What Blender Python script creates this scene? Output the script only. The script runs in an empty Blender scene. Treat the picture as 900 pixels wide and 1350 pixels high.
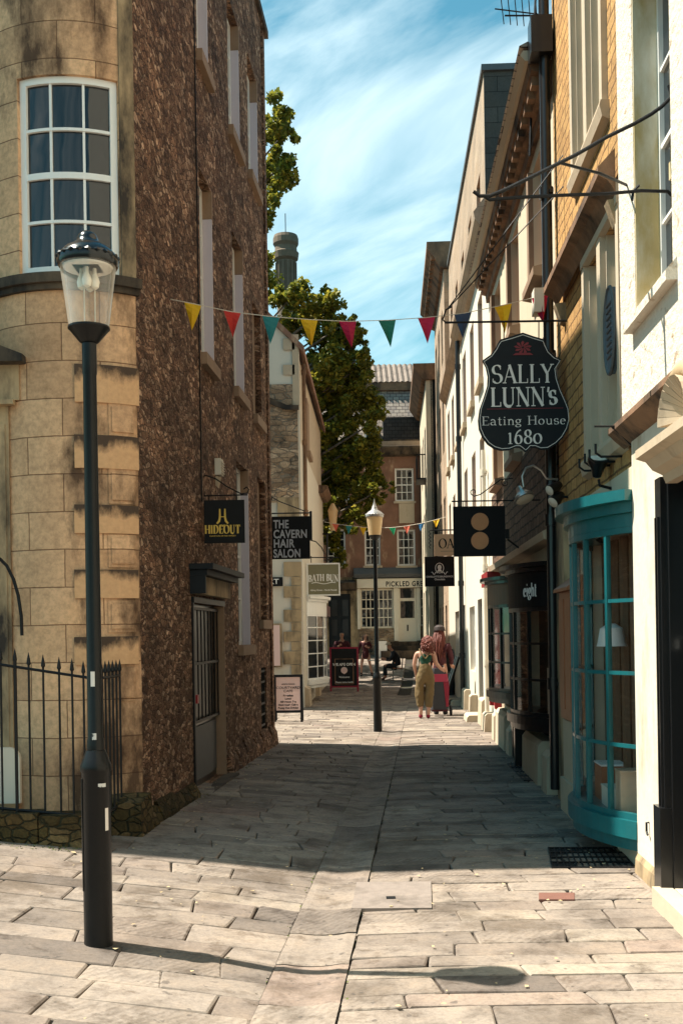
import bpy, bmesh, math, random
from mathutils import Vector, Matrix
R = math.radians
rnd = random.Random(7)
S = bpy.context.scene
col = S.collection
# ------------------------------------------------------------------ camera
F = 1400.0; HV = 836.0; ROLL = R(0.9); EYE = 1.75
cd = bpy.data.cameras.new('camera'); cam = bpy.data.objects.new('camera', cd); col.objects.link(cam)
cam.location = (0, 0, EYE); cam.rotation_euler = (R(90), 0, 0)
cam.rotation_euler = (Matrix.Rotation(ROLL, 3, 'Y') @ Matrix.Rotation(R(90), 3, 'X')).to_euler()
cd.sensor_fit = 'HORIZONTAL'; cd.sensor_width = 36; cd.lens = 36*F/900
cd.shift_y = (HV-675)/900; cd.clip_end = 3000; cd.clip_start = .05
S.camera = cam
# ------------------------------------------------------------------ light
SUN = Vector((-.548, .085, 1)).normalized()
sd = bpy.data.lights.new('sun', 'SUN'); so = bpy.data.objects.new('sun', sd); col.objects.link(so)
sd.energy = 5.0; sd.angle = R(.5); sd.color = (1, .93, .80)
so.rotation_euler = SUN.to_track_quat('Z', 'Y').to_euler(); so.location = (-8, 4, 20)
W = bpy.data.worlds.new('World'); S.world = W; W.use_nodes = True
nt = W.node_tree; nt.nodes.clear(); L = nt.links.new
def wn(t, **k):
    n = nt.nodes.new(t)
    for a, b in k.items(): setattr(n, a, b)
    return n
out = wn('ShaderNodeOutputWorld'); bg = wn('ShaderNodeBackground'); bg.inputs[1].default_value = .055
sky = wn('ShaderNodeTexSky', sky_type='NISHITA', sun_disc=False, sun_elevation=math.asin(SUN.z), sun_rotation=math.atan2(SUN.x, SUN.y))
sky.air_density = 1.2; sky.ozone_density = 1.5; sky.dust_density = .6
tc = wn('ShaderNodeTexCoord'); m0 = wn('ShaderNodeMapping'); m0.inputs['Rotation'].default_value = (0, R(22), 0); mp = wn('ShaderNodeMapping'); mp.inputs['Scale'].default_value = (1.7, 1.0, 8); mp.inputs['Location'].default_value = (.3, 0, .55)
no = wn('ShaderNodeTexNoise'); no.inputs['Scale'].default_value = 1.3; no.inputs['Detail'].default_value = 7; no.inputs['Roughness'].default_value = .55; no.inputs['Distortion'].default_value = .5
cr = wn('ShaderNodeValToRGB'); cr.color_ramp.elements[0].position = .42; cr.color_ramp.elements[1].position = .72
cr.color_ramp.elements[0].color = (.05, .05, .05, 1); cr.color_ramp.elements[1].color = (.93, .93, .93, 1)
tint = wn('ShaderNodeMixRGB', blend_type='MULTIPLY'); tint.inputs[0].default_value = 1; tint.inputs[2].default_value = (.36, 1.14, 1.05, 1)
mx = wn('ShaderNodeMixRGB'); mx.inputs[2].default_value = (9.4, 11.2, 11.5, 1)
L(tc.outputs['Generated'], m0.inputs[0]); L(m0.outputs[0], mp.inputs[0]); L(mp.outputs[0], no.inputs[0]); L(no.outputs[0], cr.inputs[0])
L(sky.outputs[0], tint.inputs[1]); L(tint.outputs[0], mx.inputs[1]); sz = wn('ShaderNodeSeparateXYZ'); L(tc.outputs['Generated'], sz.inputs[0]); zr = wn('ShaderNodeMapRange'); zr.inputs[1].default_value = .50; zr.inputs[2].default_value = .68; zr.inputs[3].default_value = 1; zr.inputs[4].default_value = 0; L(sz.outputs[2], zr.inputs[0]); mm = wn('ShaderNodeMath', operation='MULTIPLY'); L(cr.outputs[0], mm.inputs[0]); L(zr.outputs[0], mm.inputs[1]); L(mm.outputs[0], mx.inputs[0]); L(mx.outputs[0], bg.inputs[0]); L(bg.outputs[0], out.inputs[0])
S.view_settings.view_transform = 'Standard'; S.view_settings.look = 'None'; S.view_settings.gamma = 1
S.view_settings.exposure = 1.24
S.render.engine = 'CYCLES'
# ------------------------------------------------------------------ pixel helpers (photo 900x1350)
def ray(u, v):
    dx, dy = u-450, HV-v; c, s = math.cos(ROLL), math.sin(ROLL)
    return (c*dx+s*dy)/F, (-s*dx+c*dy)/F
def at(u, v, Y):
    a, b = ray(u, v); return Vector((a*Y, Y, EYE+b*Y))
def gnd(u, v, z=0):
    a, b = ray(u, v); Y = (z-EYE)/b; return Vector((a*Y, Y, z))
class Frame:
    """vertical plane: s along, n outwards (towards street), z up"""
    def __init__(f, o, d, n):
        f.o = Vector((o[0], o[1], 0)); f.d = Vector((d[0], d[1], 0)).normalized(); f.n = Vector((n[0], n[1], 0)).normalized()
    def p(f, s, n, z): return f.o+f.d*s+f.n*n+Vector((0, 0, z))
    def hit(f, u, v, n=0):
        a, b = ray(u, v); o = f.o+f.n*n
        t = (o.x*f.n.x+o.y*f.n.y)/(a*f.n.x+f.n.y)
        p = Vector((a*t, t, EYE+b*t)); return ((p-o)@ f.d if False else (p-o).dot(f.d)), p.z
def smooth(t): t = max(0, min(1, t)); return t*t*(3-2*t)
def g(x, y):
    h = .10*min(2.7, max(0, chan(min(y, 20))-x-.15))*max(.2, min(1, (19-y)/10))
    if y > 35: h += .85*min(1, (y-35)/11)**2
    cx = chan(y); h -= .035*max(0, 1-abs(x-cx)/.32)
    return h
def chan(y): return -.62+.078*y
# ------------------------------------------------------------------ object helpers
def setp(o, **k):
    for a, b in k.items():
        if b: o[a] = b
    return o
def thing(name, label, cat, loc=(0, 0, 0), group=None, rz=0):
    o = bpy.data.objects.new(name, None); col.objects.link(o); o.location = loc; o.rotation_euler = (0, 0, rz); o.empty_display_size = .1
    setp(o, label=label, category=cat, group=group); return o
def rootmat(o):
    m = Matrix.Identity(4)
    while o is not None:
        m = Matrix.LocRotScale(o.location, o.rotation_euler, o.scale) @ m; o = o.parent
    return m
class MB:
    def __init__(s, frame=None): s.v = []; s.f = []; s.fr = frame; s.uv = None; s.tone = None
    def P(s, p):
        return s.fr.p(*p) if s.fr else Vector(p)
    def quad(s, *ps):
        i = len(s.v); s.v += [s.P(p) for p in ps]; s.f.append(tuple(range(i, i+len(ps)))); return s
    def box(s, a, b):
        (x0, y0, z0), (x1, y1, z1) = a, b; i = len(s.v)
        s.v += [s.P(p) for p in ((x0, y0, z0), (x1, y0, z0), (x1, y1, z0), (x0, y1, z0), (x0, y0, z1), (x1, y0, z1), (x1, y1, z1), (x0, y1, z1))]
        s.f += [tuple(i+k for k in q) for q in ((0, 3, 2, 1), (4, 5, 6, 7), (0, 1, 5, 4), (1, 2, 6, 5), (2, 3, 7, 6), (3, 0, 4, 7))]; return s
    def hexa(s, bot, top):
        i = len(s.v); n = len(bot); s.v += [s.P(p) for p in bot]+[s.P(p) for p in top]
        s.f += [tuple(range(i+n-1, i-1, -1)), tuple(range(i+n, i+2*n))]+[(i+k, i+(k+1) % n, i+n+(k+1) % n, i+n+k) for k in range(n)]; return s
    def prism(s, pts, z0, z1): return s.hexa([(p[0], p[1], z0) for p in pts], [(p[0], p[1], z1) for p in pts])
    def plate(s, pts, n0, n1):        # pts are (s,z) in a frame
        return s.hexa([(p[0], n0, p[1]) for p in pts], [(p[0], n1, p[1]) for p in pts])
    def profile(s, prof, s0, s1):     # prof (n,z) closed, swept along s
        return s.hexa([(s0, p[0], p[1]) for p in prof], [(s1, p[0], p[1]) for p in prof])
    def tube(s, pts, r, k=8, taper=None, closed=False):
        pts = [s.P(p) for p in pts]; n = len(pts); i0 = len(s.v); up = None
        for j, p in enumerate(pts):
            if closed: t = pts[(j+1) % n]-pts[j-1]
            else: t = pts[min(j+1, n-1)]-pts[max(j-1, 0)]
            t.normalize()
            if up is None: up = Vector((0, 0, 1)) if abs(t.z) < .9 else Vector((1, 0, 0))
            a = t.cross(up).normalized(); b = a.cross(t).normalized(); up = b
            rr = r if taper is None else taper[j]
            for q in range(k):
                w = 2*math.pi*q/k; s.v.append(p+a*math.cos(w)*rr+b*math.sin(w)*rr)
        for j in range(n if closed else n-1):
            for q in range(k):
                a0 = i0+j*k; a1 = i0+((j+1) % n)*k
                s.f.append((a0+q, a0+(q+1) % k, a1+(q+1) % k, a1+q))
        if not closed:
            s.f += [tuple(i0+q for q in range(k-1, -1, -1)), tuple(i0+(n-1)*k+q for q in range(k))]
        return s
    def lathe(s, c, prof, k=24, ax=None, sx=1, sy=1):
        c = Vector(c); i0 = len(s.v)
        for (r, z) in prof:
            for q in range(k):
                w = 2*math.pi*q/k; p = Vector((math.cos(w)*r*sx, math.sin(w)*r*sy, z))
                if ax: p = ax @ p
                s.v.append(s.P(c+p) if s.fr else c+p)
        for j in range(len(prof)-1):
            for q in range(k): s.f.append((i0+j*k+q, i0+j*k+(q+1) % k, i0+(j+1)*k+(q+1) % k, i0+(j+1)*k+q))
        s.f += [tuple(i0+q for q in range(k-1, -1, -1)), tuple(i0+(len(prof)-1)*k+q for q in range(k))]
        return s
    def strip(s, poly, w, off):      # flat ribbon in a frame plane; poly (s,z), w list or number
        n = len(poly); pv = [Vector(p) for p in poly]; i = len(s.v)
        closed = (pv[0]-pv[-1]).length < 1e-6
        for j, p in enumerate(pv):
            if closed: t = pv[(j+1) % n if j < n-1 else 1]-pv[j-1 if j > 0 else n-2]
            else: t = pv[min(j+1, n-1)]-pv[max(j-1, 0)]
            t.normalize(); nn = Vector((-t.y, t.x)); ww = w[j] if isinstance(w, list) else w
            s.v += [s.P((p.x+nn.x*ww/2, off, p.y+nn.y*ww/2)), s.P((p.x-nn.x*ww/2, off, p.y-nn.y*ww/2))]
        for j in range(n-1): s.f.append((i+2*j, i+2*j+1, i+2*j+3, i+2*j+2))
        return s
    def build(s, name, m, parent=None, smooth=False, fix=True, **props):
        me = bpy.data.meshes.new(name); M = rootmat(parent).inverted() if parent else Matrix.Identity(4)
        me.from_pydata([M @ v for v in s.v], [], s.f)
        if fix:
            bm = bmesh.new(); bm.from_mesh(me); bmesh.ops.recalc_face_normals(bm, faces=bm.faces); bm.to_mesh(me); bm.free()
        uv = me.uv_layers.new(name='UVMap')
        for p in me.polygons:
            nr = (M.inverted().to_3x3() @ p.normal) if parent else p.normal
            for li in p.loop_indices:
                w = s.v[me.loops[li].vertex_index]
                if s.uv: uv.data[li].uv = s.uv[me.loops[li].vertex_index]
                elif abs(nr.z) > .75: uv.data[li].uv = (w.x, w.y)
                else:
                    t = Vector((nr.y, -nr.x, 0))
                    t = t.normalized() if t.length > 1e-5 else Vector((1, 0, 0))
                    if abs(t.y) > abs(t.x):
                        t = t if t.y > 0 else -t
                    elif t.x < 0: t = -t
                    uv.data[li].uv = (w.dot(t), w.z)
            if smooth: p.use_smooth = True
        if s.tone:
            ca = me.color_attributes.new('tone', 'FLOAT_COLOR', 'POINT')
            for i, c in enumerate(s.tone): ca.data[i].color = (c[0], c[1], c[2], 1)
        if smooth:
            try: me.set_sharp_from_angle(angle=R(40))
            except Exception: pass
        me.materials.append(m)
        o = bpy.data.objects.new(name, me); col.objects.link(o)
        if parent: o.parent = parent
        return setp(o, **props)
# ------------------------------------------------------------------ materials
def newmat(name):
    m = bpy.data.materials.new(name); m.use_nodes = True; t = m.node_tree; t.nodes.clear()
    o = t.nodes.new('ShaderNodeOutputMaterial'); b = t.nodes.new('ShaderNodeBsdfPrincipled'); t.links.new(b.outputs[0], o.inputs[0])
    return m, t, b, o
def nd(t, k, ins=None, **at_):
    n = t.nodes.new(k)
    for a, b in at_.items(): setattr(n, a, b)
    for a, b in (ins or {}).items():
        if isinstance(b, bpy.types.NodeSocket): t.links.new(b, n.inputs[a])
        else: n.inputs[a].default_value = b
    return n
def c4(c): return (c[0], c[1], c[2], 1)
def mixc(t, f, a, b, mode='MIX'):
    n = t.nodes.new('ShaderNodeMixRGB'); n.blend_type = mode
    for i, x in ((0, f), (1, a), (2, b)):
        if isinstance(x, bpy.types.NodeSocket): t.links.new(x, n.inputs[i])
        else: n.inputs[i].default_value = x if i == 0 else c4(x)
    return n.outputs[0]
def ramp(t, x, stops):
    n = t.nodes.new('ShaderNodeValToRGB'); t.links.new(x, n.inputs[0]); e = n.color_ramp.elements
    while len(e) < len(stops): e.new(.5)
    for i, (p, c) in enumerate(stops):
        e[i].position = p; e[i].color = c4(c) if not isinstance(c, (int, float)) else (c, c, c, 1)
    return n.outputs[0]
def noise(t, vec, scale, detail=4, rough=.55, dist=0):
    return nd(t, 'ShaderNodeTexNoise', {'Vector': vec, 'Scale': scale, 'Detail': detail, 'Roughness': rough, 'Distortion': dist})
def mapping(t, vec, sc=(1, 1, 1), loc=(0, 0, 0), rot=(0, 0, 0)):
    return nd(t, 'ShaderNodeMapping', {'Vector': vec, 'Scale': sc, 'Location': loc, 'Rotation': rot}).outputs[0]
def bump(t, b, h, st=.5, d=.02, prev=None):
    n = nd(t, 'ShaderNodeBump', {'Height': h, 'Strength': st, 'Distance': d})
    if prev: t.links.new(prev, n.inputs['Normal'])
    t.links.new(n.outputs[0], b.inputs['Normal']); return n.outputs[0]
def plain(name, c, rough=.5, metal=0, var=.12, scale=6, bmp=0, spec=None, coat=0, dirt=None, dirtamt=.55):
    m, t, b, o = newmat(name); ob = nd(t, 'ShaderNodeTexCoord').outputs['Object']
    n = noise(t, ob, scale, 5)
    k = mixc(t, n.outputs[0], [x*(1-var) for x in c], [min(1, x*(1+var)) for x in c])
    if dirt:
        n2 = noise(t, mapping(t, ob, (1, 1, .35)), 2.3, 7, .65)
        k = mixc(t, ramp(t, n2.outputs[0], [(dirtamt, 0), (dirtamt+.2, 1)]), k, dirt)
    t.links.new(k, b.inputs['Base Color']); b.inputs['Roughness'].default_value = rough; b.inputs['Metallic'].default_value = metal
    if coat: b.inputs['Coat Weight'].default_value = coat; b.inputs['Coat Roughness'].default_value = .08
    if spec is not None: b.inputs['Specular IOR Level'].default_value = spec
    if bmp: bump(t, b, noise(t, ob, scale*5, 6).outputs[0], bmp, .01)
    return m
def blocks(name, c1, c2, mortar, bw, bh, ms=.008, bmp=.5, soot=(.03, .025, .02), sootamt=.62, rough=.85, squash=1, fine=.35, wob=.006, depth=.02):
    m, t, b, o = newmat(name); uv = nd(t, 'ShaderNodeTexCoord'); ob = uv.outputs['Object']
    w = noise(t, ob, 5, 3); wv = nd(t, 'ShaderNodeVectorMath', {0: w.outputs['Color'], 1: (.5, .5, .5)}, operation='SUBTRACT')
    ws = nd(t, 'ShaderNodeVectorMath', {0: wv.outputs[0], 'Scale': wob*2}, operation='SCALE')
    vv = nd(t, 'ShaderNodeVectorMath', {0: uv.outputs['UV'], 1: ws.outputs[0]}, operation='ADD').outputs[0]
    br = nd(t, 'ShaderNodeTexBrick', {'Vector': vv, 'Color1': c4(c1), 'Color2': c4(c2), 'Mortar': c4(mortar), 'Scale': 1, 'Mortar Size': ms, 'Mortar Smooth': .3, 'Brick Width': bw, 'Row Height': bh, 'Bias': 0}, offset=.5, offset_frequency=2, squash=squash, squash_frequency=3)
    n1 = noise(t, ob, 1.1, 8, .6); n2 = noise(t, ob, 22, 6, .7); n3 = noise(t, mapping(t, ob, (1.3, 1.3, .5), (3, 7, 1)), 1.25, 8, .68)
    k = mixc(t, .55, br.outputs[0], ramp(t, n1.outputs[0], [(.3, (.55, .55, .55)), (.5, (1, 1, 1)), (.7, (1.25, 1.15, 1.0))]), 'MULTIPLY')
    k = mixc(t, fine, k, ramp(t, n2.outputs[0], [(.3, (.45, .42, .4)), (.6, (1.1, 1.1, 1.1))]), 'MULTIPLY')
    k = mixc(t, ramp(t, n3.outputs[0], [(sootamt, 0), (sootamt+.14, .92)]), k, soot)
    t.links.new(k, b.inputs['Base Color']); b.inputs['Roughness'].default_value = rough; b.inputs['Specular IOR Level'].default_value = .25
    inv = nd(t, 'ShaderNodeMath', {0: 1.0, 1: br.outputs['Fac']}, operation='SUBTRACT').outputs[0]
    h = nd(t, 'ShaderNodeMath', {0: n2.outputs[0], 1: .35, 2: inv}, operation='MULTIPLY_ADD').outputs[0]
    bump(t, b, h, bmp, depth); return m
def rubble(name, stones, mortar, sc=(5, 5, 11), edge=.06, bmp=.9, depth=.03, soot=None, rough=.9, rnds=1.0):
    m, t, b, o = newmat(name); ob = nd(t, 'ShaderNodeTexCoord').outputs['Object']
    w = noise(t, ob, 6, 3); wv = nd(t, 'ShaderNodeVectorMath', {0: w.outputs['Color'], 'Scale': .09}, operation='SCALE')
    vv = mapping(t, nd(t, 'ShaderNodeVectorMath', {0: ob, 1: wv.outputs[0]}, operation='ADD').outputs[0], sc)
    v1 = nd(t, 'ShaderNodeTexVoronoi', {'Vector': vv, 'Scale': 1, 'Randomness': rnds}); v2 = nd(t, 'ShaderNodeTexVoronoi', {'Vector': vv, 'Scale': 1, 'Randomness': rnds}, feature='DISTANCE_TO_EDGE')
    sep = nd(t, 'ShaderNodeSeparateColor', {0: v1.outputs['Color']})
    n = len(stones); k = ramp(t, sep.outputs[0], [(i/(n-1)*.9+.05, c) for i, c in enumerate(stones)])
    n2 = noise(t, ob, 30, 6, .7); n1 = noise(t, ob, 1.2, 6, .6)
    k = mixc(t, .7, k, ramp(t, n2.outputs[0], [(.3, (.4, .38, .36)), (.65, (1.3, 1.25, 1.2))]), 'MULTIPLY')
    k = mixc(t, .75, k, ramp(t, n1.outputs[0], [(.3, (.42, .38, .36)), (.65, (1.35, 1.27, 1.2))]), 'MULTIPLY')
    v3 = nd(t, 'ShaderNodeTexVoronoi', {'Vector': vv, 'Scale': .31, 'Randomness': 1}); s3 = nd(t, 'ShaderNodeSeparateColor', {0: v3.outputs['Color']}); k = mixc(t, .7, k, ramp(t, s3.outputs[0], [(0, (.45, .42, .42)), (.5, (1, .98, .96)), (.85, (1.2, 1.15, 1.1)), (1, (1.7, 1.6, 1.5))]), 'MULTIPLY')
    e = ramp(t, v2.outputs['Distance'], [(0, 0), (edge*1.6, 1)])
    k = mixc(t, e, mortar, k)
    if soot:
        n3 = noise(t, ob, 1.7, 7, .7); k = mixc(t, ramp(t, n3.outputs[0], [(.52, 0), (.66, .9)]), k, soot)
    t.links.new(k, b.inputs['Base Color']); b.inputs['Roughness'].default_value = rough; b.inputs['Specular IOR Level'].default_value = .2
    h = nd(t, 'ShaderNodeMath', {0: sep.outputs[1], 1: .8, 2: e}, operation='MULTIPLY_ADD').outputs[0]
    h2 = nd(t, 'ShaderNodeMath', {0: n2.outputs[0], 1: .8, 2: h}, operation='MULTIPLY_ADD').outputs[0]
    bump(t, b, h2, bmp, depth); return m
def glassy(name, base=(.012, .014, .017), rough=.03, alpha=1.0):
    m, t, b, o = newmat(name)
    b.inputs['Base Color'].default_value = c4(base); b.inputs['Roughness'].default_value = rough; b.inputs['IOR'].default_value = 1.6
    ob = nd(t, 'ShaderNodeTexCoord').outputs['Object']; bump(t, b, noise(t, ob, 3.5, 1).outputs[0], .06, .05)
    if alpha < 1:
        tr = nd(t, 'ShaderNodeBsdfTransparent'); gl = nd(t, 'ShaderNodeBsdfGlossy', {'Roughness': .02})
        fr = nd(t, 'ShaderNodeFresnel', {'IOR': 1.5}); bf = nd(t, 'ShaderNodeMath', {0: 1.0, 1: nd(t, 'ShaderNodeNewGeometry').outputs['Backfacing']}, operation='SUBTRACT'); f1 = nd(t, 'ShaderNodeMath', {0: fr.outputs[0], 1: bf.outputs[0]}, operation='MULTIPLY'); f2 = nd(t, 'ShaderNodeMath', {0: f1.outputs[0], 1: .03}, operation='ADD')
        mxs = nd(t, 'ShaderNodeMixShader', {0: f2.outputs[0], 1: tr.outputs[0], 2: gl.outputs[0]}); t.links.new(mxs.outputs[0], o.inputs[0])
    return m
M = {}
M['ashlar'] = blocks('golden_ashlar', (.76, .47, .27), (.58, .34, .19), (.26, .14, .075), .62, .31, .005, .6, (.06, .032, .02), .51, fine=.55)
M['ashlar_trim'] = plain('carved_stone', (.42, .30, .17), .85, 0, .3, 5, .3, dirt=(.03, .022, .016), dirtamt=.45)
M['sooty'] = plain('sooty_stone', (.10, .07, .045), .9, 0, .4, 5, .4, dirt=(.015, .012, .01), dirtamt=.4)
M['rubble'] = rubble('dark_rubble', [(.10, .055, .038), (.25, .15, .10), (.16, .09, .06), (.34, .22, .15), (.20, .115, .075), (.38, .25, .175), (.52, .38, .28)], (.10, .065, .047), (11, 11, 24), .06, .9, .035)
M['rubble_soot'] = rubble('sooty_rubble', [(.46, .36, .26), (.34, .25, .17), (.55, .45, .34)], (.25, .2, .15), (3.4, 3.4, 8), .05, .9, .03, soot=(.04, .035, .03))
M['mossy'] = rubble('mossy_plinth', [(.10, .07, .03), (.06, .05, .02), (.16, .12, .06)], (.03, .03, .015), (8, 8, 15), .06, .9, .03)
M['reveal'] = plain('lilac_reveal', (.55, .50, .56), .7, 0, .05)
M['lintel'] = plain('lintel_stone', (.26, .17, .11), .85, 0, .25, 7, .3)
M['white'] = plain('white_paint', (.80, .78, .74), .4, 0, .04)
M['cream'] = plain('cream_render', (.58, .49, .36), .85, 0, .07, 3, .15, dirt=(.5, .40, .27), dirtamt=.58)
M['cream2'] = plain('pale_cream_render', (.64, .58, .48), .85, 0, .06, 3, .15, dirt=(.55, .48, .38), dirtamt=.60)
M['creamwall'] = plain('stained_cream_wall', (.66, .59, .48), .88, 0, .12, 3, .45, dirt=(.40, .30, .19), dirtamt=.52)
M['creampaint'] = plain('cream_paint', (.80, .73, .60), .5, 0, .06)
M['blackp'] = plain('black_paint', (.009, .009, .010), .3, 0, .2, 9, .05, spec=.4, coat=.15)
M['iron'] = plain('wrought_iron', (.009, .009, .010), .5, .2, .3, 20, .2, spec=.3)
M['polepaint'] = plain('glossy_black_post', (.006, .0065, .007), .36, 0, .4, 12, .15, spec=.22, coat=.06)
M['glass'] = glassy('window_glass')
M['clearglass'] = glassy('clear_glass', alpha=.1)
M['teal'] = plain('teal_paint', (.007, .105, .118), .34, 0, .28, 5, .08, coat=.25, dirt=(.02, .05, .05), dirtamt=.56)
M['redp'] = plain('crimson_paint', (.28, .012, .02), .4, 0, .1)
M['maroon'] = plain('maroon_paint', (.10, .012, .02), .45, 0, .1)
M['brownp'] = plain('brown_stained_wood', (.33, .12, .05), .5, 0, .2, 5, .1)
M['bronze'] = plain('bronze_fascia', (.16, .09, .05), .5, .2, .2)
M['stone'] = plain('bath_stone', (.46, .36, .25), .85, 0, .18, 4, .3, dirt=(.16, .11, .07), dirtamt=.6)
M['stonepale'] = plain('pale_stone', (.50, .41, .30), .85, 0, .12, 4, .3, dirt=(.25, .18, .11), dirtamt=.62)
M['brick'] = blocks('rock_faced_yellow_stone', (.58, .34, .13), (.46, .26, .10), (.20, .11, .05), .30, .115, .010, .9, (.10, .055, .025), .72, wob=.02, fine=.6, depth=.03)
M['course'] = blocks('coursed_brown_rubble', (.20, .12, .08), (.13, .08, .055), (.045, .03, .02), .24, .125, .014, 1.0, (.03, .02, .015), .66, wob=.03, fine=.8, depth=.05)
M['roughwhite'] = plain('rough_white_render', (.82, .77, .68), .9, 0, .06, 4, 0, dirt=(.45, .36, .25), dirtamt=.70)
def _rw():
    m, t, b, o = newmat('pitted_white_render'); ob = nd(t, 'ShaderNodeTexCoord').outputs['Object']
    a = noise(t, mapping(t, ob, (1, 1, 1.3)), 9, 8, .65); p = noise(t, mapping(t, ob, (1, 1, 1.6), (5, 2, 1)), 6.5, 5, .6)
    k = mixc(t, ramp(t, p.outputs[0], [(.60, 0), (.68, .85)]), (.70, .63, .53), (.36, .24, .14))
    t.links.new(k, b.inputs['Base Color']); b.inputs['Roughness'].default_value = .9
    bump(t, b, a.outputs[0], .9, .035); return m
M['roughwhite'] = _rw()
M['slate'] = blocks('slate_roof', (.24, .20, .18), (.36, .30, .25), (.05, .04, .04), .26, .16, .012, .8, (.06, .045, .04), .6)
M['darkslate'] = blocks('dark_slate', (.035, .034, .036), (.055, .05, .05), (.015, .015, .015), .26, .16, .01, .7, (.02, .02, .02), .6)
M['redroof'] = plain('stained_red_render', (.22, .11, .07), .85, 0, .5, 2, .3, dirt=(.60, .44, .28), dirtamt=.55)
def _qs():
    m, t, b, o = newmat('soot_capped_stone'); ob = nd(t, 'ShaderNodeTexCoord').outputs['Object']; sp = nd(t, 'ShaderNodeSeparateXYZ', {0: ob})
    n = noise(t, mapping(t, ob, (1, 1, .6)), 5, 7, .65); n2 = noise(t, ob, 25, 5)
    base = mixc(t, n2.outputs[0], (.50, .28, .14), (.76, .45, .235)); 
    f = nd(t, 'ShaderNodeMath', {0: sp.outputs[2], 1: -.02, 2: 1.0}, operation='MULTIPLY_ADD')
    gz = nd(t, 'ShaderNodeSeparateXYZ', {0: nd(t, 'ShaderNodeTexCoord').outputs['Generated']}).outputs[2]; ga = nd(t, 'ShaderNodeMath', {0: n.outputs[0], 1: 1.6, 2: gz}, operation='MULTIPLY_ADD')
    base = mixc(t, ramp(t, nd(t, 'ShaderNodeMath', {0: ga.outputs[0], 1: .5}, operation='MULTIPLY').outputs[0], [(.70, 0), (.86, .95)]), base, (.04, .025, .018)); t.links.new(base, b.inputs['Base Color']); b.inputs['Roughness'].default_value = .9; bump(t, b, n2.outputs[0], .4, .01); return m
M['quoinsoot'] = _qs()
M['tanback'] = plain('tan_display_back', (.13, .075, .04), .8, 0, .5, 2.5, .1)
M['tile'] = plain('pantile', (.19, .145, .115), .8, 0, .35, 9, .3, dirt=(.07, .05, .04), dirtamt=.5)
M['shadestone'] = blocks('grey_shaded_wall', (.085, .08, .075), (.06, .055, .05), (.03, .028, .026), .6, .3, .008, .5, (.02, .02, .02), .6)  # shade on the upper storey's end wall, put into a dark grey base colour
M['towerstone'] = plain('tower_stone', (.16, .115, .08), .9, 0, .3, 3, .3)
M['oldwall'] = blocks('weathered_upper_wall', (.44, .33, .24), (.37, .27, .19), (.26, .19, .13), .7, .3, .005, .4, (.10, .07, .05), .66)
M['cornicewood'] = plain('brown_cornice', (.22, .12, .065), .85, 0, .4, 9, .6, dirt=(.035, .022, .015), dirtamt=.46)
M['lead'] = plain('lead_flashing', (.10, .105, .11), .6, .2, .2)
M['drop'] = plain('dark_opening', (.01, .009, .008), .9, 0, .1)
M['gold'] = plain('gold_leaf', (.70, .46, .08), .45, .2, .1)
M['signwhite'] = plain('sign_white', (.78, .76, .72), .55, 0, .03)
M['signgrey'] = plain('sign_silver', (.50, .50, .53), .5, 0, .04)
M['signblack'] = plain('sign_black', (.008, .008, .009), .6, 0, .3, 14, .05, spec=.2)
M['signslate'] = plain('sign_charcoal', (.014, .018, .022), .6, 0, .2, 10, spec=.2)
M['signred'] = plain('sign_red', (.22, .02, .03), .5, 0, .1)
M['copper'] = plain('copper_disc', (.55, .25, .11), .45, .2, .12, 18)
M['peach'] = plain('peach_board', (.80, .50, .30), .55, 0, .04)
M['olive'] = plain('olive_board', (.17, .155, .085), .55, 0, .06)
M['pink'] = plain('pink_board', (.78, .55, .50), .5, 0, .04)
M['skin1'] = plain('skin_fair', (.50, .27, .19), .55, 0, .06)
M['skin2'] = plain('skin_tan', (.42, .20, .12), .55, 0, .06)
M['hair_red'] = plain('auburn_hair', (.13, .025, .013), .6, 0, .4, 30, .6)
M['hair_dark'] = plain('dark_hair', (.03, .015, .012), .55, 0, .4, 30, .6)
M['khaki'] = plain('khaki_cloth', (.15, .098, .04), .9, 0, .15, 10, .3)
M['greencloth'] = plain('green_cloth', (.010, .055, .030), .9, 0, .15)
M['blackcloth'] = plain('black_cloth', (.012, .012, .015), .9, 0, .2)
M['maroncloth'] = plain('maroon_cloth', (.06, .010, .014), .9, 0, .2)
M['greycloth'] = plain('charcoal_cloth', (.05, .05, .056), .9, 0, .2)
M['crimson'] = plain('crimson_cloth', (.25, .008, .03), .7, 0, .15)
M['rubber'] = plain('rubber', (.012, .012, .012), .7, 0, .1)
M['steel'] = plain('brushed_steel', (.45, .43, .40), .35, .8, .1)
M['goldensill'] = plain('yellow_reveal', (.48, .36, .16), .8, 0, .1, 4, .1, dirt=(.72, .66, .52), dirtamt=.5)
# ------------------------------------------------------------------ lettering
def glyph_arc(cx, cy, rx, ry, a0, a1, n=12):
    return [(cx+rx*math.cos(R(a0+(a1-a0)*i/n)), cy+ry*math.sin(R(a0+(a1-a0)*i/n))) for i in range(n+1)]
def G(w, strokes, serifs=()): return w, strokes, serifs
A_ = glyph_arc
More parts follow.
